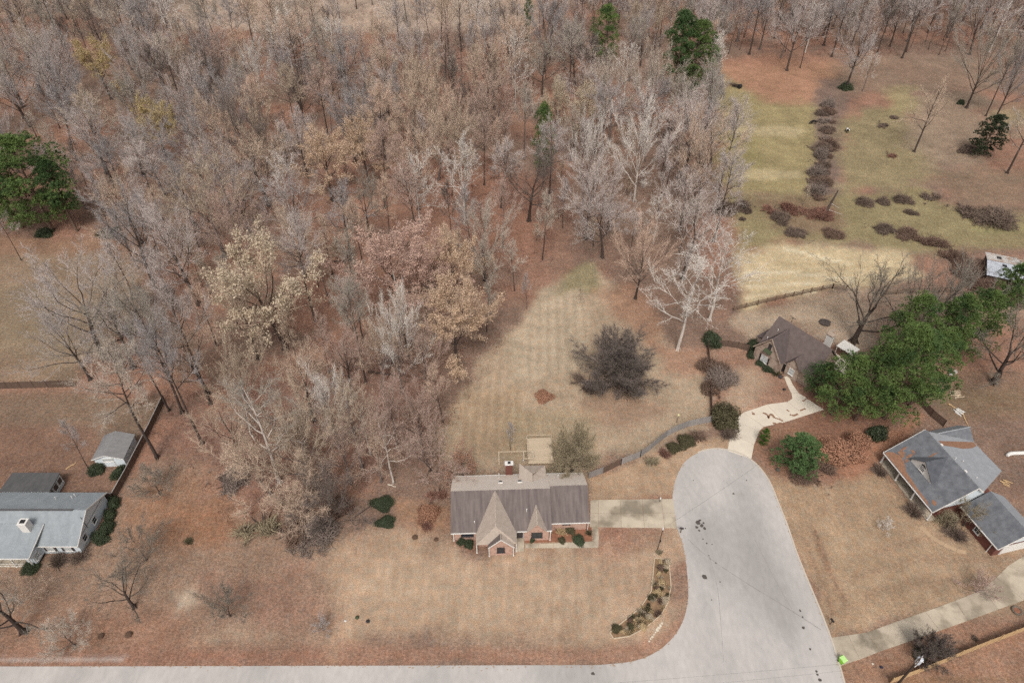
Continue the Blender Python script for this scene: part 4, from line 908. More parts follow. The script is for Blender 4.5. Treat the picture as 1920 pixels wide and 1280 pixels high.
for px, py, r, h, k, m, lb in [(1105,722,3.6,2.6,'thicket','dkbrush','dark brush at the foot of the spreading lawn tree, left'),(1165,715,4.0,2.4,'thicket','dkbrush','dark brush under the spreading lawn tree, right'),(1021,745,1.75,1.2,'leafy','rust','small rust coloured shrub alone on the back lawn'),
   (1338,640,2.6,2.4,'round','ever','dark green shrub where two back fences meet'),(1335,690,2.8,2.0,'thicket','brush','brown brush along the side fence, upper'),(1352,715,3.0,3.0,'thicket','brushgrey','grey brush along the side fence, lower'),(1332,735,2.2,2.0,'thicket','brush','brown brush along the side fence, bottom'),(1358,790,2.9,3.8,'round','oliveg','big rounded olive bush at the start of cream drive'),(1365,815,2.0,1.4,'twiggy','dkbrush','dark brush below the big rounded olive bush'),
   (1222,868,1.9,1.3,'tuft','olive','spiky ornamental grass mound at the curved fence end'),(1246,852,1.6,.9,'twiggy','brushred','red stemmed shrub next to the grass mound'),(1262,842,1.8,1.2,'leafy','oliveg','olive shrub in the fence border, middle'),(1285,830,1.8,1.1,'leafy','oliveg','olive shrub in the fence border, right'),(1310,820,2.0,1.0,'tuft','brush','brown shrub in the fence border near the drive'),
   (1570,855,3.8,3.4,'leafy','rust','rust leafed shrub beside the glossy evergreen'),(1600,835,2.8,3.2,'leafy','rust','rust leafed shrub nearest the pine row'),(1545,872,3.6,2.2,'thicket','brush','brown twiggy shrub below the rust leafed shrub'),(1520,893,3.2,1.2,'thicket','brush','low brown brush at the bed tip by the circle'),(1640,815,2.6,3.0,'round','ever','dark green shrub at the end of the pine bed'),(1705,745,3.4,2.8,'thicket','brush','brown brush beside the dark garden fence'),
   (716,945,2.2,1.0,'leafy','ever','upper of two dark green bushes by the wood'),(722,980,1.9,1.0,'leafy','ever','lower of two dark green bushes by the wood'),(802,965,2.6,2.0,'leafy','rust','rust leafed bush against the brick house left end'),(822,925,2.4,2.0,'thicket','brushred','russet brush behind the brick house left corner'),(800,985,1.8,1.1,'twiggy','brushred','low brush at the bottom of the rust bush'),
   (490,985,4.2,3.6,'thicket','olive','big olive grey brush mound at the wood tip'),(540,1000,3.6,2.6,'thicket','brush','brown brush right of the olive mound'),(590,1010,4.2,2.4,'thicket','brushgrey','pinkish tangle of brush at the lawn edge'),(430,905,3.6,2.2,'thicket','brushgrey','grey brush left of the big silvery tree'),(640,960,3.2,2.4,'thicket','brush','brown brush under the many stemmed dark tree'),
   (1648,885,2.3,1.6,'twiggy','dkbrush','dark round bush at the porch left end'),(1712,960,2.2,1.8,'twiggy','dkbrush','dark bare shrub before the porch right end'),(1770,975,2.6,2.0,'twiggy','olive','olive bare shrub between porch and garage'),(1790,1000,2.4,1.4,'twiggy','dkbrush','dark low shrub in the garage bed'),
   (183,883,1.6,1.5,'round','ever','left of two round bushes at the shed door'),(221,887,1.5,1.4,'round','ever','right of two round bushes at the shed door'),(212,945,1.6,1.7,'round','ever','topmost dark bush along the blue house end wall'),(205,970,1.5,1.6,'round','ever','second dark bush along the blue house end wall'),(198,992,1.5,1.5,'round','ever','third dark bush along the blue house end wall'),(190,1010,1.5,1.4,'round','ever','lowest dark bush along the blue house end wall'),(150,1040,2.2,1.2,'twiggy','dkbrush','dark twiggy shrubs under the blue house front windows'),(110,1052,2.2,1.2,'twiggy','dkbrush','dark twiggy shrub left of the front window shrub'),(60,1062,2.0,1.0,'leafy','ever','dark green low bush below the blue house porch'),
   (85,440,2.4,1.6,'leafy','ever','dark green bush at the foot of the left pines'),(205,440,2.8,1.5,'leafy','ever','dark green bush at the field corner'),(538,262,1.6,2.0,'leafy','ever','dot of dark green bush in the mid wood'),
   (1412,652,1.8,1.8,'round','ever','green bush at the brown roofed house left corner'),(1408,664,1.6,1.6,'round','ever','dark bush below the left corner bush'),(1425,682,1.4,1.0,'leafy','ever','dark shrub under the gable window'),(1440,692,1.4,.9,'leafy','ever','low shrub right of the gable window'),(1455,700,1.6,1.0,'tuft','oliveg','olive plants beside the front step'),
   (1722,1228,1.2,2.2,'leafy','ever','dark ivy at the foot of small red budded tree'),(1827,1197,.8,.5,'twiggy','dkbrush','tiny dark shrub along the yellow fence'),(1378,162,1.9,1.4,'twiggy','dkbrush','dark brush pile at the pasture top left'),(355,1015,1.0,.6,'tuft','oliveg','little green tuft among the fallen leaves')]:
    bush(px, py, r, h, k, m, lb)
# ================================================================== BUILDINGS
M_brick = mat('pink_brick', S(202, 167, 150), .9, .10, 3, fine=.18, fscale=9, col2=S(184, 148, 132), amt2=.5, scale2=2)
M_brickred = mat('dark_red_brick', S(122, 78, 68), .9, .12, 3, fine=.18, fscale=9)
M_brickpale = mat('pale_pink_brick', S(188, 168, 152), .9, .14, 1.2, fine=.14, fscale=9, col2=S(160, 138, 124), amt2=.5, scale2=.8)
M_white = mat('white_paint', S(236, 232, 226), .6, .05, 1)
M_siding = mat('pale_blue_siding', S(230, 238, 242), .7, .05, 1.5, (0.3, .3, 6))
M_glass = mat('window_glass', S(52, 56, 62), .12, .2, .8, spec=.6)
M_dark = mat('black_metal', S(48, 46, 46), .5, .2, 2)
M_blind = mat('window_blinds', S(196, 200, 200), .6, .06, 1, (.2, .2, 14))
M_shut = mat('dark_shutters', S(72, 66, 66), .7, .1, 2)
M_wood = mat('grey_weathered_boards', S(158, 152, 148), .9, .16, 1.4, (3, 3, .4), objrand=.14)
M_woodb = mat('brown_weathered_boards', S(112, 92, 80), .9, .2, 1.4, (3, 3, .4), objrand=.12)
M_woody = mat('new_yellow_boards', S(212, 178, 134), .9, .12, 1.4, (3, 3, .4), objrand=.06)
M_deck = mat('pale_deck_boards', S(208, 188, 162), .9, .10, 1, (.4, 6, 1), objrand=.05)
M_rail = mat('brown_rail_wood', S(126, 104, 88), .9, .2, 2, objrand=.1)
M_grass_dead = M_leafsm

def shingle(name, c1, c2, streak=.16, along=(1, .12, 1), scale=1.3, patch=None, prow=.07):
    """asphalt shingles: courses and tabs as fine relief and tone, weather streaks running down the slope"""
    if name in MATS: return MATS[name]
    m = bpy.data.materials.new(name); m.use_nodes = True; n = N(m); b = m.node_tree.nodes['Principled BSDF']
    tc = n('TexCoord')
    mp = n('Mapping'); mp.inputs['Scale'].default_value = along; n.link(tc.outputs['Object'], mp.inputs[0])
    nz = n('TexNoise', i_Scale=scale, i_Detail=6.0, i_Roughness=.65); n.link(mp.outputs[0], nz.inputs['Vector'])
    rp = n('MapRange', i_1=.32, i_2=.68); n.link(nz.outputs[0], rp.inputs[0])
    mx = n('MixRGB', i_1=(*c1, 1), i_2=(*c2, 1)); n.link(rp.outputs[0], mx.inputs[0]); cur = mx.outputs[0]
    if patch:
        z2 = n('TexNoise', i_Scale=.35, i_Detail=5.0); n.link(tc.outputs['Object'], z2.inputs['Vector'])
        r2 = n('MapRange', i_1=.48, i_2=.62); n.link(z2.outputs[0], r2.inputs[0]); m2 = n('MixRGB', i_2=(*patch, 1)); n.link(r2.outputs[0], m2.inputs[0]); n.link(cur, m2.inputs[1]); cur = m2.outputs[0]
    bk = n('TexBrick', i_Color1=(1, 1, 1, 1), i_Color2=(.8, .8, .8, 1), i_Mortar=(.62, .62, .62, 1), i_Scale=1.0); bk.inputs['Mortar Size'].default_value = .012
    bk.inputs['Brick Width'].default_value = .34; bk.inputs['Row Height'].default_value = .16; n.link(tc.outputs['Object'], bk.inputs['Vector'])
    mr = n('MixRGB', blend_type='MULTIPLY', i_0=.45); n.link(cur, mr.inputs[1]); n.link(bk.outputs[0], mr.inputs[2])
    n.link(mr.outputs[0], b.inputs['Base Color']); b.inputs['Roughness'].default_value = .95; b.inputs['Specular IOR Level'].default_value = .15
    MATS[name] = m; return m
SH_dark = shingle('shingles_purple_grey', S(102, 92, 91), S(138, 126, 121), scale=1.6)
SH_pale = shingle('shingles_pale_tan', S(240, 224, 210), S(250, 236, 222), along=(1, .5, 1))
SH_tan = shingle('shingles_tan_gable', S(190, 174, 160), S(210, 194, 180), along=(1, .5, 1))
SH_bgrey = shingle('shingles_blue_grey', S(150, 156, 160), S(170, 176, 180), along=(.7, .4, 1))
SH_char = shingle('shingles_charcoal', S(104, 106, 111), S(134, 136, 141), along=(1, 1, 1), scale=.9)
SH_charShade = shingle('shingles_charcoal_shaded', S(84, 86, 92), S(106, 108, 114), along=(1, 1, 1), scale=.9)  # charcoal darkened so the dormer's near slope carries shade in its colour
SH_charLit = shingle('shingles_charcoal_rear_lit', S(160, 162, 166), S(176, 178, 182), along=(1, 1, 1), scale=.9)  # same charcoal for rear slopes, light painted in as a paler tone
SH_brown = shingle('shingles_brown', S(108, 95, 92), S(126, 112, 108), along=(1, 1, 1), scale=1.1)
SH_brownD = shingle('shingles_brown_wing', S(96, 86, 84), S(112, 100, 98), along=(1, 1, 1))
SH_shed = shingle('shingles_shed', S(138, 136, 136), S(158, 156, 156), along=(1, .5, 1))
SH_flat = shingle('roll_roofing_dark', S(92, 90, 92), S(110, 108, 108), along=(.3, 1, 1))

def window(root, x, y, z, w, h, rz=0.0, fm=None, pane=None, bars=(1, 1), shutters=None, name='window'):
    """window set on a wall: frame with glazing bars, pane as its child, shutters beside it. Local -y is outward."""
    fm = fm or M_white; f = MB(); t = .07
    for sx in (-1, 1): f.box((sx * (w / 2), -.03, 0), (t, .10, h + t))
    for sz in (-1, 1): f.box((0, -.032, sz * (h / 2)), (w - t, .10, t))
    for i in range(bars[0]): f.box((-w / 2 + w * (i + 1) / (bars[0] + 1), -.025, 0), (.035, .06, h - t))
    for i in range(bars[1]): f.box((0, -.022, -h / 2 + h * (i + 1) / (bars[1] + 1)), (w - t, .055, .035))
    f.box((0, -.06, -h / 2 - t * .9), (w + .22, .16, .05))
    o = f.build(name, fm, root, (x, y, z)); o.rotation_euler = (0, 0, rz)
    p = MB(); p.box((0, .006, 0), (w - .05, .03, h - .05)); p.build('pane', pane or M_glass, o)
    if shutters:
        for sx in (-1, 1):
            s = MB(); s.box((sx * (w / 2 + .22), -.035, 0), (.34, .05, h + .05)); s.build('shutter', shutters, o)
    return o
def door(root, x, y, z, w, h, rz=0.0, m=None):
    d = MB(); d.box((0, -.02, h / 2), (w, .06, h)); 
    for sz in (.28, .72): d.box((0, -.055, h * sz), (w * .66, .02, h * .32))
    o = d.build('door', m or M_shut, root, (x, y, z)); o.rotation_euler = (0, 0, rz)
    k = MB(); k.tube((w * .38, -.05, h * .48), (w * .38, -.12, h * .48), .03); k.build('handle', M_dark, o)
    f = MB(); f.box((-w / 2 - .05, -.02, h / 2), (.1, .1, h + .1)); f.box((w / 2 + .05, -.02, h / 2), (.1, .1, h + .1)); f.box((0, -.02, h + .05), (w, .098, .1)); f.build('door_frame', M_white, o)
def slope(root, pts, m, th=.16, name='roof_slope'):
    """one roof plane as a slab; its mesh is laid so that local y runs up the slope"""
    P = [Vector(p) for p in pts]; o0 = P[0]; ex = (P[1] - P[0]).normalized(); nz = ex.cross(P[2] - P[0]).normalized()
    if nz.z < 0: nz = -nz
    ey = nz.cross(ex); M = Matrix((ex, ey, nz)).transposed()
    q = [M.inverted() @ (p - o0) for p in P]
    mb = MB(); mb.slab([(p.x, p.y, 0) for p in q], th); ob = mb.build(name, m, root)
    ob.matrix_local = Matrix.Translation(o0) @ M.to_4x4(); return ob
def bar(root, a, b, w, h, m, name):
    a = Vector(a); b = Vector(b); d = b - a; mb = MB(); mb.box((0, 0, 0), (d.length, w, h)); o = mb.build(name, m, root)
    o.matrix_local = Matrix.Translation((a + b) / 2) @ d.to_track_quat('X', 'Z').to_matrix().to_4x4(); return o
def post(root, x, y, z0, z1, s=.12, m=None, name='post'):
    mb = MB(); mb.box((x, y, (z0 + z1) / 2), (s, s, z1 - z0)); mb.box((x, y, z1 - .06), (s * 1.6, s * 1.6, .1)); mb.box((x, y, z0 + .06), (s * 1.5, s * 1.5, .12)); return mb.build(name, m or M_white, root)
def walls(root, parts, m, name='wall'):
    for x0, x1, y0, y1, z1 in parts:
        mb = MB(); mb.b2(x0, x1, y0, y1, -.1, z1); mb.build(name, m, root)
def gable(root, pts, th, axis, m, name='gable_wall'):
    mb = MB(); mb.slab(pts, th, axis); return mb.build(name, m, root)
def pipe(root, x, y, z0, z1, r=.06, m=None, name='vent_pipe'):
    mb = MB(); mb.tube((x, y, z0), (x, y, z1), r, n=8); mb.tube((x, y, z1 - .02), (x, y, z1 + .06), r * 1.7, r * 1.2, 8); return mb.build(name, m or M_white, root)

# ---------------------------------------------------------------- brick house in the middle
A = empty('brick_house', (-9.5, 59.8, 0), R(2.0), 'long brick house with dark and pale shingle roof and pointed front gable', 'house')
walls(A, [(.4, 15.3, .45, 10.45, 2.58), (15.32, 21.4, 1.7, 10.42, 2.58)], M_brick)
gable(A, [(.4, .45, 2.5), (.4, 10.45, 2.5), (.4, 5.45, 5.75)], .2, (1, 0, 0), M_brick); gable(A, [(21.4, 1.7, 2.5), (21.4, 10.42, 2.5), (21.4, 6.1, 5.4)], .2, (-1, 0, 0), M_brick)
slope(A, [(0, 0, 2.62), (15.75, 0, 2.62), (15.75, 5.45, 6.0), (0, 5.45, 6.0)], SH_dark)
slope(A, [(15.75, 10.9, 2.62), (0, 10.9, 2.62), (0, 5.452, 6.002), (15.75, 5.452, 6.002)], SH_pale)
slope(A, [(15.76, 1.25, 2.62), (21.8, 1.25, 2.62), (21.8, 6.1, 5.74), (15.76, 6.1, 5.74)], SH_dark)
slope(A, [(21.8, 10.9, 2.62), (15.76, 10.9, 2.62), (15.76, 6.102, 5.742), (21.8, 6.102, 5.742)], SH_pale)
gable(A, [(15.74, 1.3, 2.6), (15.74, 5.4, 5.9), (15.74, 6.1, 5.6)], .1, (-1, 0, 0), M_brick)
# pointed cross wing with hipped front and a smaller gable
slope(A, [(3.9, 5.3, 2.5), (3.9, -2.1, 2.5), (7.0, -1.25, 6.03), (7.0, 5.3, 6.03)], SH_tan)
slope(A, [(10.2, -2.1, 2.5), (10.2, 5.3, 2.5), (7.0, 5.3, 6.032), (7.0, -1.25, 6.032)], SH_tan)
slope(A, [(3.9, -2.102, 2.5), (10.2, -2.102, 2.5), (7.0, -1.252, 6.03)], SH_tan)
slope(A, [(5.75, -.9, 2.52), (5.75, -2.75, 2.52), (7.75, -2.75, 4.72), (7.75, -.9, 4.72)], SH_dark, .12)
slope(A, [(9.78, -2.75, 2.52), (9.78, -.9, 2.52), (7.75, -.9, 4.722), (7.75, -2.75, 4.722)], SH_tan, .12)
walls(A, [(6.0, 9.55, -2.45, .6, 2.5), (4.3, 5.98, -.8, .62, 2.5), (9.57, 9.9, -1.5, .6, 2.48)], M_brick)
gable(A, [(6.0, -2.45, 2.45), (9.55, -2.45, 2.45), (7.75, -2.45, 4.5)], .2, (0, 1, 0), M_brick)
for a, b in (((5.75, -2.78, 2.46), (7.75, -2.78, 4.66)), ((7.75, -2.78, 4.66), (9.78, -2.78, 2.46))): bar(A, a, b, .05, .16, M_white, 'barge_board')
# small pointed gable over the middle window
slope(A, [(11.9, 3.3, 2.75), (11.9, -.28, 2.75), (13.4, -.28, 4.75), (13.4, 3.3, 4.75)], SH_tan, .12)
slope(A, [(14.9, -.28, 2.75), (14.9, 3.3, 2.75), (13.4, 3.3, 4.752), (13.4, -.28, 4.752)], SH_tan, .12)
walls(A, [(11.4, 15.28, -.02, .43, 2.52)], M_brick); gable(A, [(12.2, -.06, 2.5), (14.6, -.06, 2.5), (13.4, -.06, 4.5)], .16, (0, 1, 0), M_brick)
for x0, x1, y in ((0, 3.85, -.05), (10.25, 11.85, -.05), (14.95, 15.75, -.05), (15.8, 21.8, 1.2)): bar(A, (x0, y, 2.52), (x1, y, 2.52), .12, .14, M_white, 'gutter')
bar(A, (0, 10.95, 2.52), (21.8, 10.95, 2.52), .12, .14, M_white, 'gutter')
for x, y in ((.35, .3), (4.0, -1.95), (5.9, -2.6), (9.65, -2.6), (15.5, -.1), (10.1, -1.9)): post(A, x, y, 0, 2.5, .13, name='porch_post' if x in (4.0, 5.9) else 'downspout')
post(A, 21.6, 1.35, 0, 2.5, .1, name='downspout')
window(A, 7.7, -2.47, 1.5, 1.15, 1.35, bars=(1, 2), fm=M_shut); window(A, 2.5, .43, 1.55, 1.9, 1.1, bars=(2, 0), fm=M_shut); window(A, 13.4, -.04, 1.5, 1.7, 1.3, bars=(1, 0), fm=M_shut); window(A, 18.2, 1.68, 1.95, 1.1, .7, bars=(1, 0), fm=M_shut)
door(A, 10.75, .43, .1, 1.0, 2.1); walls(A, [(9.92, 11.38, -1.9, .4, .12)], M_drive, 'porch_floor')
window(A, 5.1, -.82, 1.5, .5, 1.2, bars=(0, 1), fm=M_shut)
# rear: low hipped roof, chimney, skylights, pipes
slope(A, [(10.9, 8.2, 3.75), (13.1, 6.9, 4.5), (13.2, 9.6, 4.45), (11.4, 12.4, 3.0)], SH_tan, .12); slope(A, [(15.5, 12.4, 3.0), (15.6, 8.3, 3.75), (13.1, 6.9, 4.503), (13.2, 9.6, 4.453)], SH_tan, .12); slope(A, [(11.4, 12.4, 3.0), (15.5, 12.4, 3.0), (13.2, 9.6, 4.452)], SH_tan, .12)
walls(A, [(11.7, 15.2, 10.46, 12.1, 2.9)], M_brick)
ch = MB(); ch.b2(8.8, 10.0, 10.9, 11.6, 0, 5.2); co = ch.build('chimney', M_brickred, A); cc = MB(); cc.b2(8.7, 10.1, 10.82, 11.68, 5.2, 5.32); cp = cc.build('cap', M_white, co); ck = MB(); ck.b2(9.2, 9.65, 11.05, 11.45, 5.32, 5.5); ck.build('flue', M_dark, co)
for x in (7.9, 11.05):
    s = MB(); s.box((0, 0, 0), (.75, .75, .14)); o = s.build('skylight', M_white, A, (x, 8.15, 4.42)); o.rotation_euler = (-math.atan(.62), 0, 0); g = MB(); g.box((0, .08, .08), (.5, .5, .05)); g.build('pane', M_glass, o)
for x, y, z, t in ((7.7, 9.9, 3.2, 4.3), (17.4, 9.2, 3.6, 4.4), (11.9, 2.5, 4.1, 4.8), (3.7, 1.3, 3.3, 3.7)): pipe(A, x, y, z, t)

# ---------------------------------------------------------------- pale blue house at the left edge
B = empty('pale_blue_house', (-66.3, 57.5, 0), 0.0, 'low pale blue house with grey roof and white chimney', 'house')
# local: x to the left is negative, y back
walls(B, [(-26, -.4, .4, 9.6, 2.6)], M_siding)
gable(B, [(-.4, .4, 2.5), (-.4, 9.6, 2.5), (-.4, 4.85, 4.85)], .2, (-1, 0, 0), M_siding)
slope(B, [(-26, 0, 2.66), (0, 0, 2.66), (0, 4.85, 5.1), (-26, 4.85, 5.1)], SH_bgrey); slope(B, [(0, 9.95, 2.66), (-26, 9.95, 2.66), (-26, 4.852, 5.102), (0, 4.852, 5.102)], SH_bgrey)
slope(B, [(-26, -2.2, 2.85), (-6.2, -2.2, 2.85), (-5.9, 2.9, 4.3), (-26, 2.9, 4.3)], SH_bgrey, .14)
bar(B, (-26, 4.85, 5.16), (-2.0, 4.85, 5.16), .3, .1, SH_flat, 'ridge_vent')
for a, b in (((.02, 0, 2.6), (.02, 4.85, 5.04)), ((.02, 4.85, 5.04), (.02, 9.95, 2.6)), ((-6.17, -2.2, 2.8), (-5.88, 2.85, 4.24))): bar(B, a, b, .06, .2, M_white, 'barge_board')
bar(B, (-6.1, -.05, 2.58), (0, -.05, 2.58), .12, .14, M_white, 'gutter'); bar(B, (-26, -2.25, 2.78), (-6.2, -2.25, 2.78), .12, .16, M_white, 'gutter')
walls(B, [(-7.6, -6.3, -1.6, .38, 2.6)], M_siding)
for i in range(7): post(B, -6.7 - i * 2.7, -1.95, 0, 2.75, .14, name='porch_post')
for z in (.35, .95): bar(B, (-26, -1.95, z), (-8, -1.95, z), .05, .08, M_white, 'porch_rail')
walls(B, [(-26, -6.3, -2.0, .38, .3)], M_drive, 'porch_floor')
for y, z in ((2.2, 1.6), (5.4, 1.6)): window(B, -.38, y, z, 1.0, 1.15, R(90), pane=M_glass, bars=(0, 1))
for x in (-4.9, -2.2): window(B, x, .38, 1.5, 1.1, 1.3, 0, pane=M_blind, bars=(1, 1), shutters=M_shut)
window(B, -6.28, -.9, 1.5, .9, 1.2, R(90), pane=M_blind, bars=(0, 1))
pipe(B, -.3, 3.6, 2.2, 4.9, .04, M_dark, 'service_mast')
ch = MB(); ch.b2(-8.6, -7.4, 1.6, 2.7, 3.6, 5.9); co = ch.build('chimney', M_white, B); cc = MB(); cc.b2(-8.66, -7.34, 1.54, 2.76, 5.9, 5.98); cc.build('cap', M_white, co); ck = MB(); ck.b2(-8.35, -7.65, 1.85, 2.45, 5.98, 6.1); ck.build('flue', M_dark, co)
for x, y in ((-6.9, 8.0), (-4.1, 8.6), (-4.4, 8.2)): pipe(B, x, y, 3.4, 4.0, .05)
# enclosed rear porch with dark low roof
slope(B, [(-17.9, 14.2, 2.35), (-17.6, 10.0, 2.85), (-9.3, 10.0, 2.85), (-9.9, 14.2, 2.35)], SH_flat, .14, 'porch_roof')
walls(B, [(-17.5, -9.9, 9.62, 13.9, 2.25)], M_siding)
for y in (10.6, 11.9, 13.2): window(B, -9.88, y, 1.4, 1.05, 1.3, R(90), bars=(0, 0))

# ---------------------------------------------------------------- charcoal roofed house at the right
Cc = empty('charcoal_roofed_house', (70.4, 77.1, 0), R(-76.6), 'red brick house with charcoal roof, white dormer and front porch', 'house')
RZ = 7.0
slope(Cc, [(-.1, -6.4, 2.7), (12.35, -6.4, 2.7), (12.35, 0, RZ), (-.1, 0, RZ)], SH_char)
slope(Cc, [(12.35, 1.6, 5.5), (-.6, 1.6, 5.5), (-.1, .002, RZ + .002), (12.35, .002, RZ + .002)], SH_charLit)
slope(Cc, [(-.6, 1.602, 5.5), (12.35, 1.602, 5.5), (8.0, 10.4, 2.75), (1.2, 10.4, 2.75)], SH_charLit)
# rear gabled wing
slope(Cc, [(1.5, 10.5, 2.7), (1.5, 1.5, 2.9), (-.5, 1.5, 4.62), (-.5, 10.5, 4.6)], SH_char, .14); slope(Cc, [(-2.5, 1.5, 2.7), (-2.5, 10.5, 2.7), (-.5, 10.5, 4.602), (-.5, 1.5, 4.622)], SH_charLit, .14)
walls(Cc, [(.2, 12.0, -4.7, 5.5, 2.7), (-2.2, 1.2, 5.52, 10.1, 2.6), (1.22, 7.8, 5.54, 10.0, 2.6)], M_brickred)
gable(Cc, [(12.0, -4.7, 2.6), (12.0, 4.6, 2.6), (12.0, 1.6, 5.3), (12.0, 0, 6.7)], .2, (-1, 0, 0), M_siding); gable(Cc, [(.2, -4.7, 2.6), (.2, 4.6, 2.6), (.2, 1.6, 5.3), (.2, 0, 6.7)], .2, (1, 0, 0), M_siding)
gable(Cc, [(-2.2, 10.1, 2.55), (1.2, 10.1, 2.55), (-.5, 10.1, 4.4)], .15, (0, -1, 0), M_siding)
for a, b in (((12.38, -6.4, 2.62), (12.38, 0, 6.92)), ((12.38, 0, 6.92), (12.38, 1.6, 5.42)), ((-.13, -6.4, 2.62), (-.13, 0, 6.92))): bar(Cc, a, b, .06, .24, M_white, 'barge_board')
bar(Cc, (-.1, -6.46, 2.6), (12.35, -6.46, 2.6), .13, .16, M_white, 'gutter')
walls(Cc, [(-.1, 12.35, -6.3, -4.72, .25)], M_drive, 'porch_floor')
for x in (.15, 4.1, 8.1, 12.1): post(Cc, x, -6.15, .25, 2.55, .18, name='porch_post')
door(Cc, 7.0, -4.72, .25, 1.0, 2.1)
for x in (2.2, 4.6, 10.0): window(Cc, x, -4.72, 1.5, 1.0, 1.4, 0, bars=(1, 1), shutters=M_shut)
# dormer
DX, DF = 5.8, -4.3
gable(Cc, [(DX - 2.4, DF, 3.8), (DX + 2.4, DF, 3.8), (DX + 2.4, DF, 4.7), (DX, DF, 6.6), (DX - 2.4, DF, 4.7)], .2, (0, 1, 0), M_white, 'dormer_face')
walls(Cc, [], M_white)
slope(Cc, [(DX - 2.65, -.25, 4.62), (DX - 2.65, DF - .2, 4.62), (DX, DF - .2, 6.8), (DX, -.25, 6.8)], SH_char, .12, 'dormer_roof'); slope(Cc, [(DX + 2.65, DF - .2, 4.62), (DX + 2.65, -.25, 4.62), (DX, -.25, 6.802), (DX, DF - .2, 6.802)], SH_charShade, .12, 'dormer_roof')
mb = MB(); mb.b2(DX - 2.39, DX + 2.39, DF + .2, -1.5, 3.4, 4.6); mb.build('dormer_wall', M_siding, Cc)
wd = window(Cc, DX, DF - .02, 4.95, 1.0, 1.0, 0, bars=(2, 2)); am = MB(); am.slab([(.5 * math.cos(t), -.04, .54 + .4 * math.sin(t)) for t in np.linspace(0, math.pi, 9)], .04, (0, 1, 0)); am.build('arched_light', M_glass, wd)
for x, y, z in ((3.2, .7, 6.6), (8.8, .7, 6.6)): 
    mb = MB(); mb.box((x, y, z), (.45, .3, .16)); mb.build('roof_vent', M_white, Cc)
for x, y, z in ((5.6, 1.9, 5.5), (6.2, 3.0, 5.1), (9.6, 2.8, 5.1)): pipe(Cc, x, y, z - .4, z + .25, .05)
# garage wing
slope(Cc, [(12.4, -1.2, 2.62), (20.4, -1.2, 2.62), (20.4, 2.9, 5.4), (12.4, 2.9, 5.4)], SH_char); slope(Cc, [(20.4, 7.0, 2.62), (12.4, 7.0, 2.62), (12.4, 2.902, 5.402), (20.4, 2.902, 5.402)], SH_charLit)
walls(Cc, [(12.02, 20.0, -.8, 6.6, 2.6)], M_brickred); gable(Cc, [(20.0, -.8, 2.5), (20.0, 6.6, 2.5), (20.0, 2.9, 5.15)], .2, (-1, 0, 0), M_siding)
bar(Cc, (12.4, -1.26, 2.54), (20.4, -1.26, 2.54), .12, .14, M_white, 'gutter')
for a, b in (((20.43, -1.2, 2.55), (20.43, 2.9, 5.34)), ((20.43, 2.9, 5.34), (20.43, 7.0, 2.55))): bar(Cc, a, b, .06, .26, M_white, 'barge_board')
window(Cc, 16.3, -.82, 1.55, 1.0, 1.2, 0, bars=(1, 1)); post(Cc, 19.2, -.95, 0, 2.5, .1, name='downspout')
gd = MB(); gd.box((0, 0, 1.1), (4.8, .06, 2.2))
for z in (.3, .85, 1.4, 1.95): gd.box((0, -.04, z), (4.5, .03, .42))
g = gd.build('garage_door', M_white, Cc, (20.03, 2.9, 0)); g.rotation_euler = (0, 0, R(90))
# leaves caught on the roof
def drift(root, pts, m=M_leafsm):
    P = [Vector(p) for p in pts]; mb = MB(); mb.poly(P); return mb.build('leaf_drift', m, root)
lr = random.Random(4)
def on_front(x, y): return (x, y, 2.7 + (RZ - 2.7) * (y + 6.4) / 6.4 + .03)
def on_back(x, y): return (x, y, 5.5 - (5.5 - 2.75) * (y - 1.6) / 8.8 + .035)
def ragged(c, r, k=12, sx=1, sy=1): return [(c[0] + r * sx * lr.uniform(.5, 1.1) * math.cos(6.283 * i / k), c[1] + r * sy * lr.uniform(.5, 1.1) * math.sin(6.283 * i / k)) for i in range(k)]
drift(Cc, [on_front(x, y) for x, y in [(0, -6.35), (11.5, -6.35), (10.5, -6.05), (8, -6.0), (6, -5.8), (4.6, -5.7), (3.4, -5.2), (2.0, -4.9), (.8, -5.3), (.2, -5.8)]])
for c, r, sx, sy in (((1.6, -4.6), .7, 1.3, .7), ((2.6, -4.1), .5, .6, 1.5), ((1.0, -4.0), .5, .5, 1.4), ((2.2, -3.3), .4, 1.5, .5), ((3.1, -4.7), .5, .8, .7), ((11.2, -5.5), .5, 1.2, .6), ((4.3, -1.6), .35, .5, 2.4)): drift(Cc, [on_front(*q) for q in ragged(c, r, 13, sx, sy)])
drift(Cc, [on_back(x, y) for x, y in [(1.55, 1.9), (2.6, 2.2), (2.8, 4), (3.2, 6), (3.0, 8.5), (2.4, 10.2), (1.55, 10.2)]])

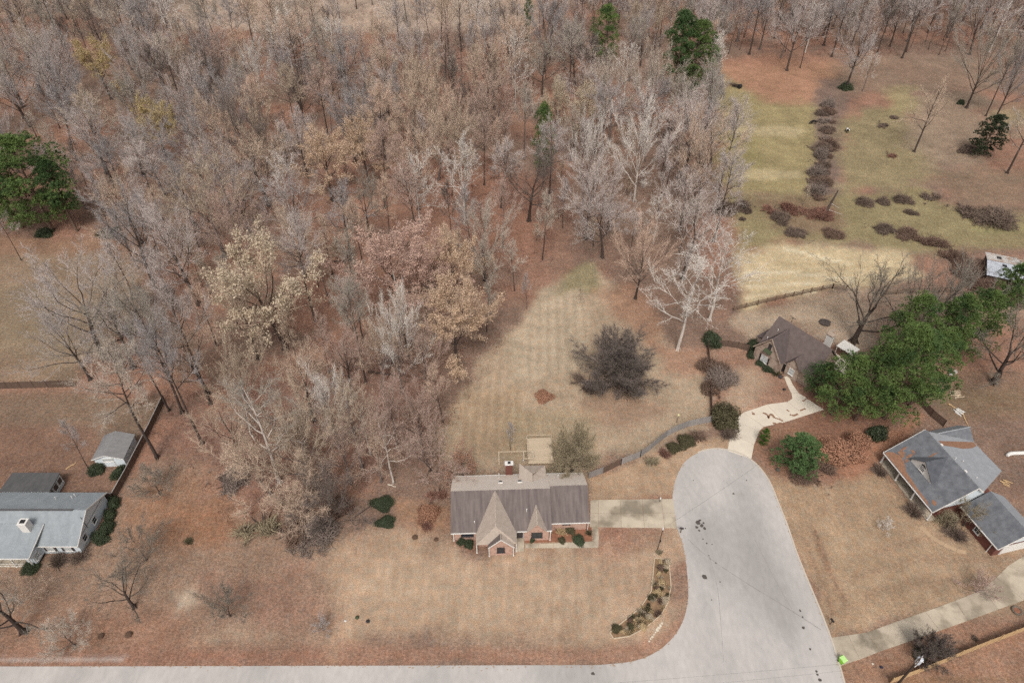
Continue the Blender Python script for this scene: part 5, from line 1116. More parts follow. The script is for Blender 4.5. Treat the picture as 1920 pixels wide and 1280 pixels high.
# ---------------------------------------------------------------- brown roofed house behind the pines
Dh = empty('brown_roofed_house', (54.0, 106.2, 0), R(-54.4), 'pale brick house with steep brown gabled roof beside the pines', 'house')
slope(Dh, [(-.3, -4.6, 3.0), (12.1, -4.6, 3.0), (12.1, 0, 8.0), (-.3, 0, 8.0)], SH_brown); slope(Dh, [(12.1, 4.6, 3.0), (-.3, 4.6, 3.0), (-.3, .002, 8.002), (12.1, .002, 8.002)], SH_brown)
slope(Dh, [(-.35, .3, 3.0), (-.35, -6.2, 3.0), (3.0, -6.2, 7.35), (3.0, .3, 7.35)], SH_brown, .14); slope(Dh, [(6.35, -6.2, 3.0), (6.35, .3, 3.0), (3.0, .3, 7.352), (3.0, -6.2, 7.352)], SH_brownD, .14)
slope(Dh, [(6.5, -1, 3.0), (6.5, -4.95, 3.0), (8.2, -4.95, 5.3), (8.2, -1, 5.3)], SH_brown, .12); slope(Dh, [(9.9, -4.95, 3.0), (9.9, -1, 3.0), (8.2, -1, 5.302), (8.2, -4.95, 5.302)], SH_brown, .12)
slope(Dh, [(-2.2, -2.9, 2.7), (-.36, -2.9, 3.6), (-.36, 2.0, 3.6), (-2.2, 2.0, 2.7)], SH_brown, .12)
walls(Dh, [(.0, 11.8, -4.2, 4.2, 3.0), (.05, 5.95, -5.9, -4.22, 3.0), (6.8, 9.6, -4.7, -4.22, 3.0), (-1.9, -.02, -2.6, 1.8, 2.6)], M_brickpale)
gable(Dh, [(.05, -5.9, 2.9), (5.95, -5.9, 2.9), (3.0, -5.9, 6.95)], .2, (0, 1, 0), M_brickpale); gable(Dh, [(6.8, -4.7, 2.9), (9.6, -4.7, 2.9), (8.2, -4.7, 5.0)], .2, (0, 1, 0), M_brickpale)
gable(Dh, [(0, -4.2, 2.9), (0, 4.2, 2.9), (0, 0, 7.6)], .2, (1, 0, 0), M_brickpale); gable(Dh, [(11.8, -4.2, 2.9), (11.8, 4.2, 2.9), (11.8, 0, 7.6)], .2, (-1, 0, 0), M_brickpale)
for a, b in (((-.35, -6.22, 2.95), (3.0, -6.22, 7.3)), ((3.0, -6.22, 7.3), (6.35, -6.22, 2.95))): bar(Dh, a, b, .06, .2, M_brickpale, 'barge_board')
window(Dh, 2.6, -5.92, 1.6, 1.5, 1.6, 0, pane=M_blind, bars=(1, 2), shutters=M_dark); window(Dh, 3.0, -5.92, 5.2, .6, 1.1, 0, bars=(0, 1), fm=M_shut)
aw = MB(); aw.slab([(2.1, -6.6, 3.9), (3.9, -6.6, 3.9), (3.8, -5.95, 4.4), (2.2, -5.95, 4.4)], .12); aw.build('awning', LF['ever'], Dh)
window(Dh, 8.2, -4.72, 1.7, 1.1, 1.4, 0, pane=M_blind, bars=(1, 1)); door(Dh, 6.35, -4.24, 0, .9, 2.1, m=M_dark)
ch = MB(); ch.b2(8.0, 9.2, 4.62, 5.6, 0, 6.6); co = ch.build('chimney', M_white, Dh); cc = MB(); cc.b2(7.9, 9.3, 4.55, 5.7, 6.6, 6.8); cc.build('cap', M_brickpale, co)
for x, y in ((-1.0, -1.4), (.5, -3.4), (1.3, -1.8)): pipe(Dh, x, y, 3.2 if x < 0 else 8 + y * 1.09 - .4, 3.8 if x < 0 else 8 + y * 1.09 + .4, .07)
walls(Dh, [(6.0, 14.0, 4.62, 9.0, .15)], M_cream, 'patio'); 
an = MB(); an.tube((2.2, .6, 7.3), (2.2, .6, 9.0), .03); an.box((2.2, .6, 9.0), (1.3, .06, .04)); an.box((2.2, .6, 8.8), (.8, .06, .04)); an.build('aerial', M_dark, Dh)
x, y = G(1590, 652, 2.5); cn = empty('patio_canopy', (x, y, 0), R(-54.4), 'white flat canopy behind the brown roofed house', 'canopy')
mb = MB(); mb.slab([(-1.8, -1.3, 2.5), (1.8, -1.3, 2.5), (1.8, 1.3, 2.75), (-1.8, 1.3, 2.75)], .06)
for i in range(8): mb.box((-1.65 + i * .47, 0, 2.66), (.06, 2.5, .05), 0, R(5))
mb.build('roof_sheet', M_white, cn)
for sx in (-1.6, 1.6):
    for sy_ in (-1.1, 1.1): post(cn, sx, sy_, 0, 2.5, .08)

# ---------------------------------------------------------------- garden shed at the left
Es = empty('garden_shed', (-72.3, 74.5, 0), R(3), 'small pale blue shed with grey gabled roof', 'shed')
walls(Es, [(.25, 5.15, .25, 5.35, 2.15)], M_siding); gable(Es, [(.25, .25, 2.1), (5.15, .25, 2.1), (2.4, .25, 3.05)], .12, (0, 1, 0), M_siding); gable(Es, [(.25, 5.35, 2.1), (5.15, 5.35, 2.1), (2.4, 5.35, 3.05)], .12, (0, -1, 0), M_siding)
slope(Es, [(0, 5.6, 2.15), (0, 0, 2.15), (2.4, 0, 3.2), (2.4, 5.6, 3.2)], SH_shed, .1); slope(Es, [(5.4, 0, 2.1), (5.4, 5.6, 2.1), (2.4, 5.6, 3.202), (2.4, 0, 3.202)], SH_shed, .1)
for a, b in (((0, -.03, 2.1), (2.4, -.03, 3.15)), ((2.4, -.03, 3.15), (5.4, -.03, 2.05))): bar(Es, a, b, .05, .16, M_white, 'barge_board')
window(Es, 2.6, .23, 1.75, 1.7, .75, 0, pane=M_blind, bars=(0, 0)); window(Es, 5.17, 3.0, 1.5, .6, .6, R(90), bars=(0, 0)); door(Es, 2.6, .23, 0, 1.6, 1.3, m=M_siding)

# ---------------------------------------------------------------- metal barn at the right edge
M_tin = mat('galvanised_sheet', S(212, 216, 224), .5, .14, .5, objrand=.06, metal=.1, col2=S(170, 172, 176), amt2=.4, scale2=.6); M_tin2 = mat('weathered_sheet', S(206, 200, 194), .6, .14, .5, objrand=.10, col2=S(188, 158, 136), amt2=.38, scale2=.7)
Gb = empty('metal_barn', (111.3, 132.6, 0), R(-24), 'white corrugated metal barn roof at the right photo edge', 'barn')
mb = MB(); mb.b2(.3, 16, -4.6, 3.6, 0, 2.6); mb.build('wall', M_woodb, Gb)
for i in range(14):
    for y0, z0, y1, z1, m in ((-5.2, 2.6, 0, 3.6, M_tin), (4.2, 3.2, .05, 3.64, M_tin2)):
        s = MB(); w_ = 1.14; k = 6
        for j in range(k):
            xa = i * w_ + j * w_ / k; xm = xa + w_ / k / 2; xb = xa + w_ / k
            a = (xa, y0, z0); b = (xm, y0, z0 + .05); c = (xb, y0, z0); d = (xa, y1, z1); e = (xm, y1, z1 + .05); f = (xb, y1, z1)
            s.poly([a, b, e, d] if y0 < y1 else [d, e, b, a]); s.poly([b, c, f, e] if y0 < y1 else [e, f, c, b])
        s.build('roof_sheet', m, Gb, (0, 0, lr.uniform(-.02, .02)))
for x, y, z in ((2.7, 2.2, 3.52), (3.6, -.9, 3.5)):
    s = MB(); s.box((x, y, z), (.9, .9, .08), R(0)); s.build('roof_panel', M_dark, Gb)
# ================================================================== FENCES
def board_fence(pts, hgt, m, label, group=None, pl=2.4, capm=None, name='board_fence', rails=True, gap_at=()):
    """privacy fence: posts and panels of pickets along photo points"""
    Q = [Vector(G(*p)) for p in pts]; root = empty(name, (Q[0].x, Q[0].y, 0), 0, label, 'fence', group)
    dist = [0]
    for a, b in zip(Q, Q[1:]): dist.append(dist[-1] + (b - a).length)
    def at(s):
        for i in range(len(Q) - 1):
            if s <= dist[i + 1] + 1e-6: return Q[i].lerp(Q[i + 1], (s - dist[i]) / max(1e-6, dist[i + 1] - dist[i])) - Q[0]
        return Q[-1] - Q[0]
    n = max(1, round(dist[-1] / pl)); L = dist[-1] / n
    for i in range(n + 1):
        p = at(i * L); s = MB(); s.box((0, 0, hgt / 2), (.12, .12, hgt + .12)); o = s.build('post', m, root, (p.x, p.y, 0))
    for i in range(n):
        a = at(i * L); b = at((i + 1) * L); d = b - a; ln = d.length - .14; s = MB(); k = int(ln / .15)
        for j in range(k):
            t = (j + .5) / k * ln - ln / 2; hh = hgt + rng.uniform(-.03, .03); s.box((t, rng.uniform(-.006, .006), hh / 2 + .03), (.138, .02, hh - .06))
        if rails:
            for z in (.35, hgt * .55, hgt - .25): s.box((0, .03, z), (ln, .04, .09))
        c = (a + b) / 2; mm = m[i % len(m)] if isinstance(m, list) else m
        o = s.build('panel', mm, root, (c.x, c.y, 0)); o.rotation_euler = (0, 0, math.atan2(d.y, d.x))
        if capm:
            s = MB(); s.box((0, 0, hgt + .05), (ln + .14, .14, .04)); c2 = s.build('cap_board', capm, o)
    return root
board_fence([(1104,897),(1130,887)], 1.75, M_wood, 'light grey board fence next to the brick house corner')
board_fence([(1131,887),(1164,871)], 1.7, M_woodb, 'brown board gate stretch between light grey fence sections', name='board_gate')
board_fence([(1164,871),(1185,863),(1200,857)], 1.75, M_wood, 'light grey board fence right of the brown gate stretch')
board_fence([(1200,857),(1215,847),(1232,832),(1252,817),(1275,805),(1300,797),(1335,791)], 1.75, M_wood, 'curved grey board fence behind the fence border')
board_fence([(1333,788),(1332,760),(1330,720),(1328,680),(1326,650)], 1.7, M_woodb, 'brown board fence along the side of the back lawn')
board_fence([(1345,649),(1372,650),(1402,658)], 1.7, M_woodb, 'short brown fence left of the brown roofed house')
board_fence([(-60,731),(0,729),(70,727),(140,725)], 1.8, M_woodb, 'dark brown board fence along the left field')
board_fence([(310,752),(285,805),(262,850),(240,893),(216,936)], 1.7, M_woodb, 'brown board fence running past the pale blue shed', capm=M_wood)
board_fence([(216,936),(197,935)], 1.7, M_woodb, 'short return of fence at the blue house corner', capm=M_wood)
board_fence([(1668,1281),(1720,1262),(1760,1246),(1800,1229),(1850,1209),(1918,1183),(1990,1155)], 1.75, M_woody, 'new yellow board fence at the lower right corner')
board_fence([(1708,742),(1730,765),(1752,788),(1768,800)], 1.75, M_woodb, 'dark board fence between pines and charcoal roofed house')
def rail_fence(pts, label):
    Q = [Vector(G(*p)) for p in pts]; root = empty('rail_fence', (Q[0].x, Q[0].y, 0), 0, label, 'fence')
    k = 0
    for a, b in zip(Q, Q[1:]):
        d = b - a; n = max(1, round(d.length / 2.6))
        for i in range(n):
            p = a.lerp(b, i / n) - Q[0]; q = a.lerp(b, (i + 1) / n) - Q[0]; s = MB(); s.box((0, 0, .7), (.2, .2, 1.5)); s.build('post', M_rail, root, (p.x, p.y, 0))
            for z in (.4, .8, 1.2): bar(root, (p.x, p.y, z + rng.uniform(-.04, .04)), (q.x, q.y, z + rng.uniform(-.04, .04)), .06, .16, M_rail, 'rail')
    p = Q[-1] - Q[0]; s = MB(); s.box((0, 0, .7), (.2, .2, 1.5)); s.build('post', M_rail, root, (p.x, p.y, 0)); return root
rail_fence([(1375,583),(1420,572),(1470,560),(1520,549),(1560,541)], 'brown three rail fence along the yellow field')
rail_fence([(1560,541),(1585,545)], 'short end of the rail fence turning at the big bare tree')
rail_fence([(1640,553),(1680,552),(1730,549),(1790,548)], 'rail fence stretch right of the big bare tree')

# ================================================================== DECK AND FRONT BED
dk = empty('timber_deck', (G(1012, 848)[0], G(1012, 848)[1], 0), R(2), 'pale timber deck behind the brick house', 'deck')
for i in range(15): s = MB(); s.box((0, -2.7 + i * .385, .55), (4.4, .36, .05)); s.build('plank', M_deck, dk)
for x in (-2.0, 0, 2.0):
    for y in (-2.5, 0, 2.5): s = MB(); s.box((x, y, .26), (.14, .14, .52)); s.build('post', M_deck, dk)
for x, y0, y1 in ((-2.2, -2.6, 2.8), (2.2, -2.6, 2.8)):
    bar(dk, (x, y0, 1.45), (x, y1, 1.45), .1, .06, M_deck, 'handrail')
    for i in range(5): s = MB(); s.box((x, y0 + (y1 - y0) * i / 4, 1.0), (.09, .09, .86)); s.build('baluster', M_deck, dk)
bar(dk, (-2.2, 2.8, 1.45), (2.2, 2.8, 1.45), .1, .06, M_deck, 'handrail')
pg = empty('pergola_frame', (G(985, 868)[0], G(985, 868)[1], 0), R(2), 'white timber frame between deck and brick house', 'frame')
for a, b in (((-4.6, .6, 2.5), (-.3, .6, 2.5)), ((-.3, .6, 2.5), (-.3, -1.0, 2.5)), ((1.3, .6, 2.5), (1.3, -1.0, 2.5)), ((-.3, .6, 2.5), (1.3, .6, 2.5)), ((-.3, -1.0, 2.5), (1.3, -1.0, 2.5)), ((-4.6, .6, 2.5), (-4.6, -2.2, 2.5))): bar(pg, a, b, .12, .14, M_deck, 'beam')
for x, y in ((-4.6, .6), (-.3, .6), (1.3, .6)): post(pg, x, y, 0, 2.45, .12)
sp = empty('swing_post', (*G(1033, 880), 0), 0, 'white timber post standing behind the brick house roof', 'post'); s = MB(); s.box((0, 0, 1.6), (.16, .16, 3.2)); s.build('shaft', M_deck, sp); s = MB(); s.box((0, 0, 3.15), (.3, .9, .12)); s.build('top', M_deck, sp)
M_soil = mat('mulch', S(150, 104, 82), 1, .3, 1.5, fine=.2)
fb = MB(); fb.slab([(*G(*p), .02) for p in [(984,1017),(985,1003),(1036,1000),(1036,988),(1109,986),(1110,1014)]], .05); tag(fb.build('flower_bed', M_soil), 'mulched bed before the brick house', None, None, 'structure')
for px, py, r, h, k, m, lb in [(998,1013,.65,.6,'round','ever','small dark shrub in the bed below the pointed gable window'),(1053,1014,.9,.6,'round','oliveg','olive clipped shrub along the front path'),(1084,1014,1.05,.65,'round','ever','dark clipped shrub along the front path'),(1050,997,1.3,1.4,'tuft','straw','pale straw shrub against the brick garage wall'),(1068,995,.9,.9,'round','oliveg','olive shrub right of the pale straw shrub'),(1104,1000,.7,.8,'tuft','oliveg','little olive plant at the bed right end'),(865,1016,.9,.9,'leafy','ever','dark shrub below the left window of the brick house'),(880,1022,1.1,1.4,'leafy','ever','taller dark shrub beside the front porch post')]:
    bush(px, py, r, h, k, m, lb)
# kerb-side island bed with timber edging
ring = [(1227,1046),(1254,1050),(1258,1100),(1252,1130),(1240,1152),(1210,1177),(1180,1193),(1150,1197),(1143,1186),(1160,1172),(1200,1140),(1221,1108),(1224,1080)]
bed = MB(); bed.slab([(*G(*p), .03) for p in ring], .06); ib = tag(bed.build('island_bed', mat('bed_soil', S(146, 118, 92), 1, .35, 1.2, fine=.25)), 'curved planting bed by the turning road', None, None, 'structure')
for a, b in zip(ring, ring[1:] + ring[:1]):
    a = G(*a); b = G(*b); bar(ib, (*a, .09), (*b, .09), .14, .16, M_deck, 'edging_board')
prg = random.Random(12); RP = [G(*p) for p in ring]; cnt = 0; BEDS = {}
while cnt < 90:
    px = prg.uniform(1145, 1257); py = prg.uniform(1050, 1195); x, y = G(px, py)
    if inside(RP, x, y) < .15: continue
    m = prg.choice(['straw', 'straw', 'oliveg', 'tan', 'brush', 'tan', 'straw', 'oliveg', 'straw']); k = prg.choice(['tuft', 'tuft', 'leafy'])
    lb = {'straw': 'pale straw tuft', 'oliveg': 'olive plant', 'brightg': 'green plant', 'brush': 'brown plant', 'tan': 'tan tuft'}[m] + ' in the ' + ('upper' if py < 1100 else 'lower' if py > 1150 else 'middle') + ' part of the island bed'
    BEDS.setdefault(lb, []).append((py, bush(0, 0, prg.uniform(.38, .75), prg.uniform(.3, .8), k, m, lb, 'plants in the island bed', 'bed_plant', 'plant', at=(x, y)))); cnt += 1
for lb, L in BEDS.items():
    for i, (_, o) in enumerate(sorted(L, key=lambda t: t[0])):
        if len(L) > 1: o['label'] = (['topmost'] + ORD[1:])[i] + ' ' + lb + ', from the top'
for i in range(9):
    px, py = (1228 - i * 3 + 13, 1168 + i * 4.2); x, y = G(px, py); s = MB(); r_ = prg.uniform(.12, .3)
    s.slab([(x + r_ * prg.uniform(.6, 1.2) * math.cos(k), y + r_ * prg.uniform(.6, 1.2) * math.sin(k), .05) for k in np.linspace(0, 5.5, 7)], .06); o = tag(s.build('verge_patch', M_cream), (['topmost'] + ORD[1:])[i] + ' of the pale salt-like patches along the road verge below the bed', 'stone', 'verge patches')  # thin slabs standing in for pale salt-like patches on the verge

# ================================================================== POLES, BINS, SMALL THINGS
def cable(p, q, sag, r=.018, name='wire', parent=None, n=16):
    p = Vector(p); q = Vector(q); s = MB(); pts = [p.lerp(q, i / n) - Vector((0, 0, sag * 4 * (i / n) * (1 - i / n))) for i in range(n + 1)]
    for a, b in zip(pts, pts[1:]): s.tube(a, b, r, n=5, cap=False)
    return s.build(name, M_dark, parent)
gx, gy = G(1720, 1240, 9.5)
up = empty('utility_pole', (gx, gy, 0), 0, 'dark utility pole with grey transformer at the lower right', 'pole')
s = MB(); s.tube((0, 0, -.5), (0, 0, 10.2), .17, .12, 10); s.build('shaft', mat('creosote_pole', S(74, 62, 54), .9, .3, 2, (1, 1, .2)), up)
s = MB(); s.tube((.45, .25, 8.7), (.45, .25, 9.75), .33, n=14); s.tube((.45, .25, 9.75), (.45, .25, 9.85), .34, .2, 14); tr = s.build('transformer', mat('transformer_grey', S(214, 218, 226), .4, .08, 2), up)
s = MB(); s.tube((.45, .25, 9.85), (.45, .25, 10.1), .05); s.build('bushing', M_white, tr)
s = MB(); s.box((0, 0, 9.9), (1.7, .12, .12), R(35)); ca = s.build('cross_arm', M_woodb, up)
for t in (-.75, -.3, .75): s = MB(); s.tube((t * math.cos(R(35)), t * math.sin(R(35)), 9.95), (t * math.cos(R(35)), t * math.sin(R(35)), 10.2), .05, .03); s.build('insulator', M_white, ca)
s = MB(); s.tube((.1, -.1, 8.2), (.9, .3, 8.9), .04); s.tube((.9, .3, 8.9), (1.2, .3, 8.7), .05); s.build('bracket', M_white, up)
for t in (-.75, .75):
    o = cable((gx + t * .8, gy + t * .55, 10.2), (gx - 75, gy - 5.5 + t, 9.6), 1.2, .008); tag(o, ('nearer' if t < 0 else 'farther') + ' of two overhead wires leaving the utility pole', 'wire')
px_, py_ = G(1233, 1030)
lp = empty('yard_pole', (px_, py_, 0), 0, 'slim dark pole with pale cap between drive and island bed', 'pole')
s = MB(); s.tube((0, 0, -.3), (0, 0, 5.6), .07, .05, 8); s.build('shaft', M_dark, lp); s = MB(); s.tube((0, 0, 5.6), (0, 0, 5.95), .16, .1, 8); s.build('cap', M_white, lp); s = MB(); s.tube((.1, 0, 2.2), (.1, 0, 2.6), .1, .1, 8); s.build('collar', M_dark, lp)
tag(cable((px_, py_, 5.8), (*G(1560, 770, 6.0), 6.0), .8, .011), 'dark cable from the slim pole over the glossy evergreen', 'cable')
bush(1236, 1036, .8, .6, 'twiggy', 'olive', 'dry tuft at the foot of the slim pole')
bp_ = empty('drive_light', (*G(1237, 940), 0), 0, 'small white topped light beside the slab drive', 'light'); s = MB(); s.tube((0, 0, 0), (0, 0, .8), .05, n=6); s.build('stem', M_dark, bp_); s = MB(); s.tube((0, 0, .8), (0, 0, 1.05), .16, .12, 8); s.build('lamp_head', M_white, bp_)
gl = empty('garden_light', (*G(1269, 792), 0), 0, 'small pale yellow garden light behind the curved fence', 'light'); s = MB(); s.tube((0, 0, 0), (0, 0, 1.9), .05, n=6); s.build('stem', M_woodb, gl); s = MB(); s.tube((0, 0, 1.9), (0, 0, 2.15), .2, .2, 8); s.build('lamp_head', mat('pale_yellow', S(236, 226, 170), .6, .05, 2), gl)
def mailbox(px, py, rz, label, m):
    e = empty('mailbox', (*G(px, py), 0), rz, label, 'mailbox'); s = MB(); s.box((0, 0, .55), (.11, .11, 1.1)); s.build('post', M_woodb, e)
    s = MB(); ar = [(.12 * math.cos(t) * 1.1, .12 * math.sin(t) + 1.25) for t in np.linspace(0, math.pi, 8)]; s.slab([(x, -.3, z) for x, z in [(.13, 1.1)] + ar + [(-.13, 1.1)]], .62, (0, 1, 0)); b = s.build('box', m, e); s = MB(); s.box((.15, .05, 1.28), (.02, .05, .2)); s.build('flag', M_brickred, b)
mailbox(1276, 998, R(80), 'mailbox at the road end of the slab drive', M_shut); mailbox(1556, 1170, R(20), 'black mailbox beside the long drive entrance', M_dark)
M_lime = mat('lime_plastic', S(150, 226, 60), .45, .06, 2); 
wb = empty('wheeled_bin', (*G(1577, 1241), 0), R(25), 'bright lime green wheeled bin at the drive entrance', 'bin')
s = MB(); s.add([(-.26, -.3, .08), (.26, -.3, .08), (.26, .28, .08), (-.26, .28, .08), (-.34, -.38, 1.05), (.34, -.38, 1.05), (.34, .40, 1.05), (-.34, .40, 1.05)], [(3, 2, 1, 0), (4, 5, 6, 7), (0, 1, 5, 4), (1, 2, 6, 5), (2, 3, 7, 6), (3, 0, 4, 7)]); s.build('body', M_lime, wb)
s = MB(); s.add([(-.38, -.44, 1.06), (.38, -.44, 1.06), (.38, .44, 1.06), (-.38, .44, 1.06), (-.32, -.36, 1.17), (.32, -.36, 1.17), (.32, .38, 1.2), (-.32, .38, 1.2)], [(3, 2, 1, 0), (4, 5, 6, 7), (0, 1, 5, 4), (1, 2, 6, 5), (2, 3, 7, 6), (3, 0, 4, 7)]); s.build('lid', mat('lime_lid', S(196, 240, 150), .45, .06, 2), wb)
s = MB(); s.tube((-.3, .48, 1.02), (.3, .48, 1.02), .03); s.build('handle', M_lime, wb)
for sx in (-1, 1): s = MB(); s.tube((sx * .27, .32, .14), (sx * .34, .32, .14), .14, n=12); s.build('wheel', M_dark, wb)
def lump(px, py, r, m, name, label, cat, fl=.7):
    e = tag(None or put(name, bush_lump(r, fl), None, (*G(px, py), 0)), label, cat); e.data.materials.append(m); return e
def bush_lump(r, fl):
    V = []; F = []; nlat, nlon = 5, 9
    for i in range(nlat + 1):
        th = math.pi * i / nlat
        for j in range(nlon):
            k = rng.uniform(.85, 1.12); V.append((r * k * math.sin(th) * math.cos(6.283 * j / nlon), r * k * math.sin(th) * math.sin(6.283 * j / nlon), r * fl * (1 + math.cos(th)) * .98))
    for i in range(nlat):
        for j in range(nlon): F.append((i * nlon + j, (i + 1) * nlon + j, (i + 1) * nlon + (j + 1) % nlon, i * nlon + (j + 1) % nlon))
    me = bpy.data.meshes.new('lump'); me.from_pydata(V, [], F); me.update(); return me
lump(1652, 1251, .22, mat('dark_blue_plastic', S(44, 46, 72), .6, .1, 2), 'refuse_bag', 'little dark blue bag lying left of the utility pole', 'bag')
lump(1636, 1244, .16, M_cream, 'litter_scrap', 'pale scrap left of the dark blue bag', 'litter', .4)
lump(1458, 882, .4, mat('grey_stone', S(96, 92, 82), .9, .3, 2), 'stone', 'dark stone on the bed beside the turning circle', 'stone')
lump(1421, 1098 - 200 + 10, .1, M_cream, 'pebble', 'single pale pebble by the circle kerb', 'stone')
lump(1470, 731, .3, M_dark, 'planter', 'round dark planter before the cream path', 'planter'); lump(1463, 708, .45, M_shut, 'planter', 'round planter rim on the brown roofed house lawn', 'planter')
lump(648, 1164, .18, M_white, 'litter_scrap', 'white scrap on the lawn near the road', 'litter', .5); lump(670, 1158, .3, LF['ever'], 'moss_clump', 'tiny green clump on the lawn near the road', 'plant', .6); lump(690, 1165, .3, M_dark, 'stone', 'dark stone right of the green clump', 'stone', .6)
for px, py, r, lb in [(778,1008,.5,'left of two brown clods by the green bushes'),(818,1012,.4,'right of two brown clods by the green bushes'),(190,1193,.45,'dark clod left of pair above the road'),(242,1190,.5,'dark clod right of pair above the road')]: lump(px, py, r, mat('clod', S(98, 76, 62), 1, .3, 2), 'earth_clod', lb, 'clod', .5)
# ring of stones at the lower right, tyre planter
tp = empty('tyre_planter', (*G(1906, 1145), 0), 0, 'round tyre shaped planter by the long drive', 'planter')
s = MB()
for i in range(16):
    a = 6.283 * i / 16; b = 6.283 * (i + 1) / 16; s.tube((.62 * math.cos(a), .62 * math.sin(a), .16), (.62 * math.cos(b), .62 * math.sin(b), .16), .15, n=6, cap=False)
s.build('rim', mat('old_tyre', S(120, 108, 96), .9, .2, 2), tp); s = MB(); s.slab([(.5 * math.cos(t), .5 * math.sin(t), .14) for t in np.linspace(0, 5.9, 14)], .12); s.build('soil', M_soil, tp)
# curved white pool cover at the right edge
wp = empty('white_tarp_roll', (*G(1906, 853), 0), 0, 'curved white roll lying on the back garden at the right', 'tarp')
q = cr([(-2.0, -.35), (-1.2, .1), (0, .22), (1.4, .25), (3.0, .2), (5, .1)], 5); s = MB()
for i, (a, b) in enumerate(zip(q, q[1:])): s.tube((a[0], a[1], .3), (b[0], b[1], .3), .33 if i else .2, .33, 9)
s.build('roll', M_white, wp)
# garden clutter
def chairish(px, py, rz, label, m=M_white):
    e = empty('garden_chair', (*G(px, py), 0), rz, label, 'chair')
    s = MB()
    for i in range(4): s.box((0, -.2 + i * .13, .42), (.55, .1, .03))
    s.build('seat', m, e); s = MB()
    for i in range(4): s.box((-.2 + i * .13, .3, .75), (.1, .03, .65))
    s.build('backrest', m, e)
    for sx in (-.25, .25):
        for sy_ in (-.22, .27): s = MB(); s.box((sx, sy_, .21), (.05, .05, .42)); s.build('leg', m, e)
chairish(1782, 704, 1.0, 'white garden chair under the pine row end'); chairish(1790, 700, 2.2, 'second white garden chair beside the first under pines'); chairish(1723, 738, .3, 'white chair at the end of the dark garden fence'); chairish(1855, 1027, .5, 'white seat by the garage corner')
def boards(px, py, rz, n, label, name='board_stack', m=M_deck, L=2.2):
    e = empty(name, (*G(px, py), 0), rz, label, 'boards')
    for i in range(n): s = MB(); s.box((0, 0, 0), (L * rng.uniform(.7, 1), .16, .05), rng.uniform(-.3, .3)); s.build('board', m, e, (rng.uniform(-.3, .3), i * .22 - n * .11, .08 + i * .05))
boards(1792, 740, .4, 7, 'stack of pale boards in the garden behind charcoal roofed house'); boards(1797, 772, -.9, 6, 'white flowered boards below the board stack', 'painted_boards', M_white, 1.6); boards(1885, 905, -.7, 5, 'clutter of boards behind the garage', 'board_clutter', M_woody, 1.5)
def log(p, q, r, label, m=None, name='log'):
    a = G(*p); b = G(*q); s = MB(); n = 5
    pts = [(a[0] + (b[0] - a[0]) * i / n + rng.uniform(-.1, .1), a[1] + (b[1] - a[1]) * i / n + rng.uniform(-.1, .1), r * .8) for i in range(n + 1)]
    for i in range(n): s.tube(pts[i], pts[i + 1], r * (1 - .1 * i), r * (1 - .1 * (i + 1)), 7)
    return tag(s.build(name, m or bark['dark']), label, 'log')
log((690,698),(742,704), .22, 'dark log lying between trunks on the wood floor'); log((580,492),(668,490), .28, 'dark log across the floor below the orange trees'); log((1778,757),(1800,772), .12, 'thin pale pole on the back garden grass', M_woody, 'pole'); log((1805,775),(1818,805), .12, 'second pale pole by the charcoal roof corner', M_woody, 'pole'); log((125,880),(142,868), .14, 'pale cut branch on the yard left of the shed', M_woody); log((385,110),(430,112), .2, 'fallen trunk in the upper left wood clearing'); log((715,935),(665,970), .12, 'thin fallen branch left of the green bushes')
log((728,908),(742,913), .12, 'pale cut logs behind the green bushes', M_cream)
# leaning dead trunk in the pasture
a = G(1540, 412); dt = empty('dead_trunk', (a[0], a[1], 0), 0, 'leaning dead tree trunk over the reddish mound', 'trunk'); s = MB(); s.tube((0, 0, 0), (2.6, 3.0, 3.2), .38, .3, 8); s.tube((2.6, 3.0, 3.2), (4.6, 5.4, 5.6), .3, .16, 8); s.build('stem', bark['dark'], dt); s = MB(); s.tube((2.6, 3, 3.2), (4.4, 1.4, 2.6), .1, .04, 5); s.tube((1.6, 1.9, 2.0), (5.4, .6, 1.2), .08, .03, 5); s.build('branch', bark['white'], dt)
bl_ = empty('round_bale', (*G(1386, 166), 0), R(30), 'dark round bale end beside the brush pile', 'bale'); s = MB(); s.tube((-.6, 0, .75), (.6, 0, .75), .75, n=14); s.build('roll', M_dark, bl_); boards(1371, 158, .5, 6, 'pile of scrap boards left of the dark bale', 'scrap_boards', M_rail, 2.4)
fp = lump(1546, 606, 1.3, mat('ash_heap', S(86, 76, 72), 1, .3, 2), 'ash_heap', 'dark heap on the grass behind the brown roofed house', 'heap', .25)
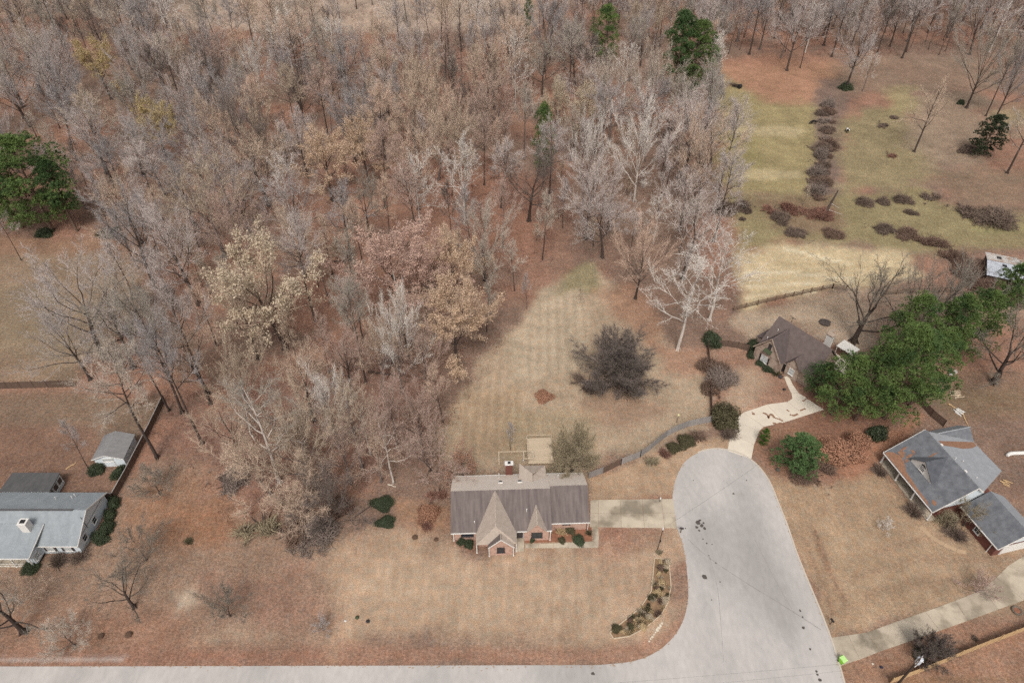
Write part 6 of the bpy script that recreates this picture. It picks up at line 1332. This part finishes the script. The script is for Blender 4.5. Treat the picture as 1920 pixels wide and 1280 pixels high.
# ------------------------------------------------------------------ two cows on the pasture
def cow(px, py, rz, label, m, graze):
    V = [(0, 0, 1.05), (.35, 0, 1.08), (.75, 0, 1.12), (-.4, 0, 1.07), (-.8, 0, 1.1)]; Rr = [.36, .36, .33, .37, .30]; E = [(0, 1), (1, 2), (0, 3), (3, 4)]
    def add(p, r, parent): V.append(p); Rr.append(r); E.append((parent, len(V) - 1)); return len(V) - 1
    if graze: nk = add((1.05, .02, .85), .2, 2); hd = add((1.28, .05, .48), .15, nk); mz = add((1.42, .06, .2), .10, hd)
    else: nk = add((1.1, 0, 1.35), .2, 2); hd = add((1.35, 0, 1.45), .16, nk); mz = add((1.65, 0, 1.3), .10, hd)
    for sx in (-1, 1): add((V[hd][0] - .05, sx * .24, V[hd][2] + .1), .04, hd)
    for x, pr, st in ((.62, 2, .1), (-.72, 4, -.08)):
        for sy_ in (-1, 1):
            k = add((x + st * sy_ * .4, sy_ * .2, .72), .15, pr); k = add((x + st * sy_, sy_ * .2, .42), .08, k); k = add((x + st * sy_ * 1.2, sy_ * .2, .12), .06, k); add((x + st * sy_ * 1.2 + .05, sy_ * .2, .0), .07, k)
    t = add((-1.02, 0, 1.05), .05, 4); t = add((-1.08, 0, .6), .03, t); add((-1.08, 0, .4), .05, t)
    me = bpy.data.meshes.new('cow'); me.from_pydata(V, E, []); me.materials.append(m); o = put('cow', me, None, (*G(px, py), 0), rz)
    sk = o.modifiers.new('skin', 'SKIN'); sv = me.skin_vertices[0].data
    for i, r in enumerate(Rr): sv[i].radius = (r, r)
    sv[0].use_root = True; ss = o.modifiers.new('sub', 'SUBSURF'); ss.levels = 1; ss.render_levels = 1
    return tag(o, label, 'cow', 'cows on the pasture')
cow(1524, 233, R(185), 'black cow grazing on the left pasture', mat('black_hide', S(38, 32, 32), .8, .2, 2), True)
mc = bpy.data.materials.new('black_white_hide'); mc.use_nodes = True; n_ = N(mc); tc = n_('TexCoord'); sx = n_('SeparateXYZ'); n_.link(tc.outputs['Object'], sx.inputs[0]); rp = n_('ValToRGB'); rp.color_ramp.interpolation = 'CONSTANT'
mr = n_('MapRange', i_1=-1.1, i_2=1.7); n_.link(sx.outputs[0], mr.inputs[0]); n_.link(mr.outputs[0], rp.inputs[0]); e = rp.color_ramp.elements; e[0].color = (.02, .018, .018, 1); e[1].position = .30; e[1].color = (.75, .72, .68, 1)
for p, c in ((.55, (.02, .018, .018, 1)), (.90, (.75, .72, .68, 1))): q = e.new(p); q.color = c
n_.link(rp.outputs[0], mc.node_tree.nodes['Principled BSDF'].inputs['Base Color'])
cow(1587, 248, R(-92), 'black and white cow facing the houses on the right pasture', mc, False)
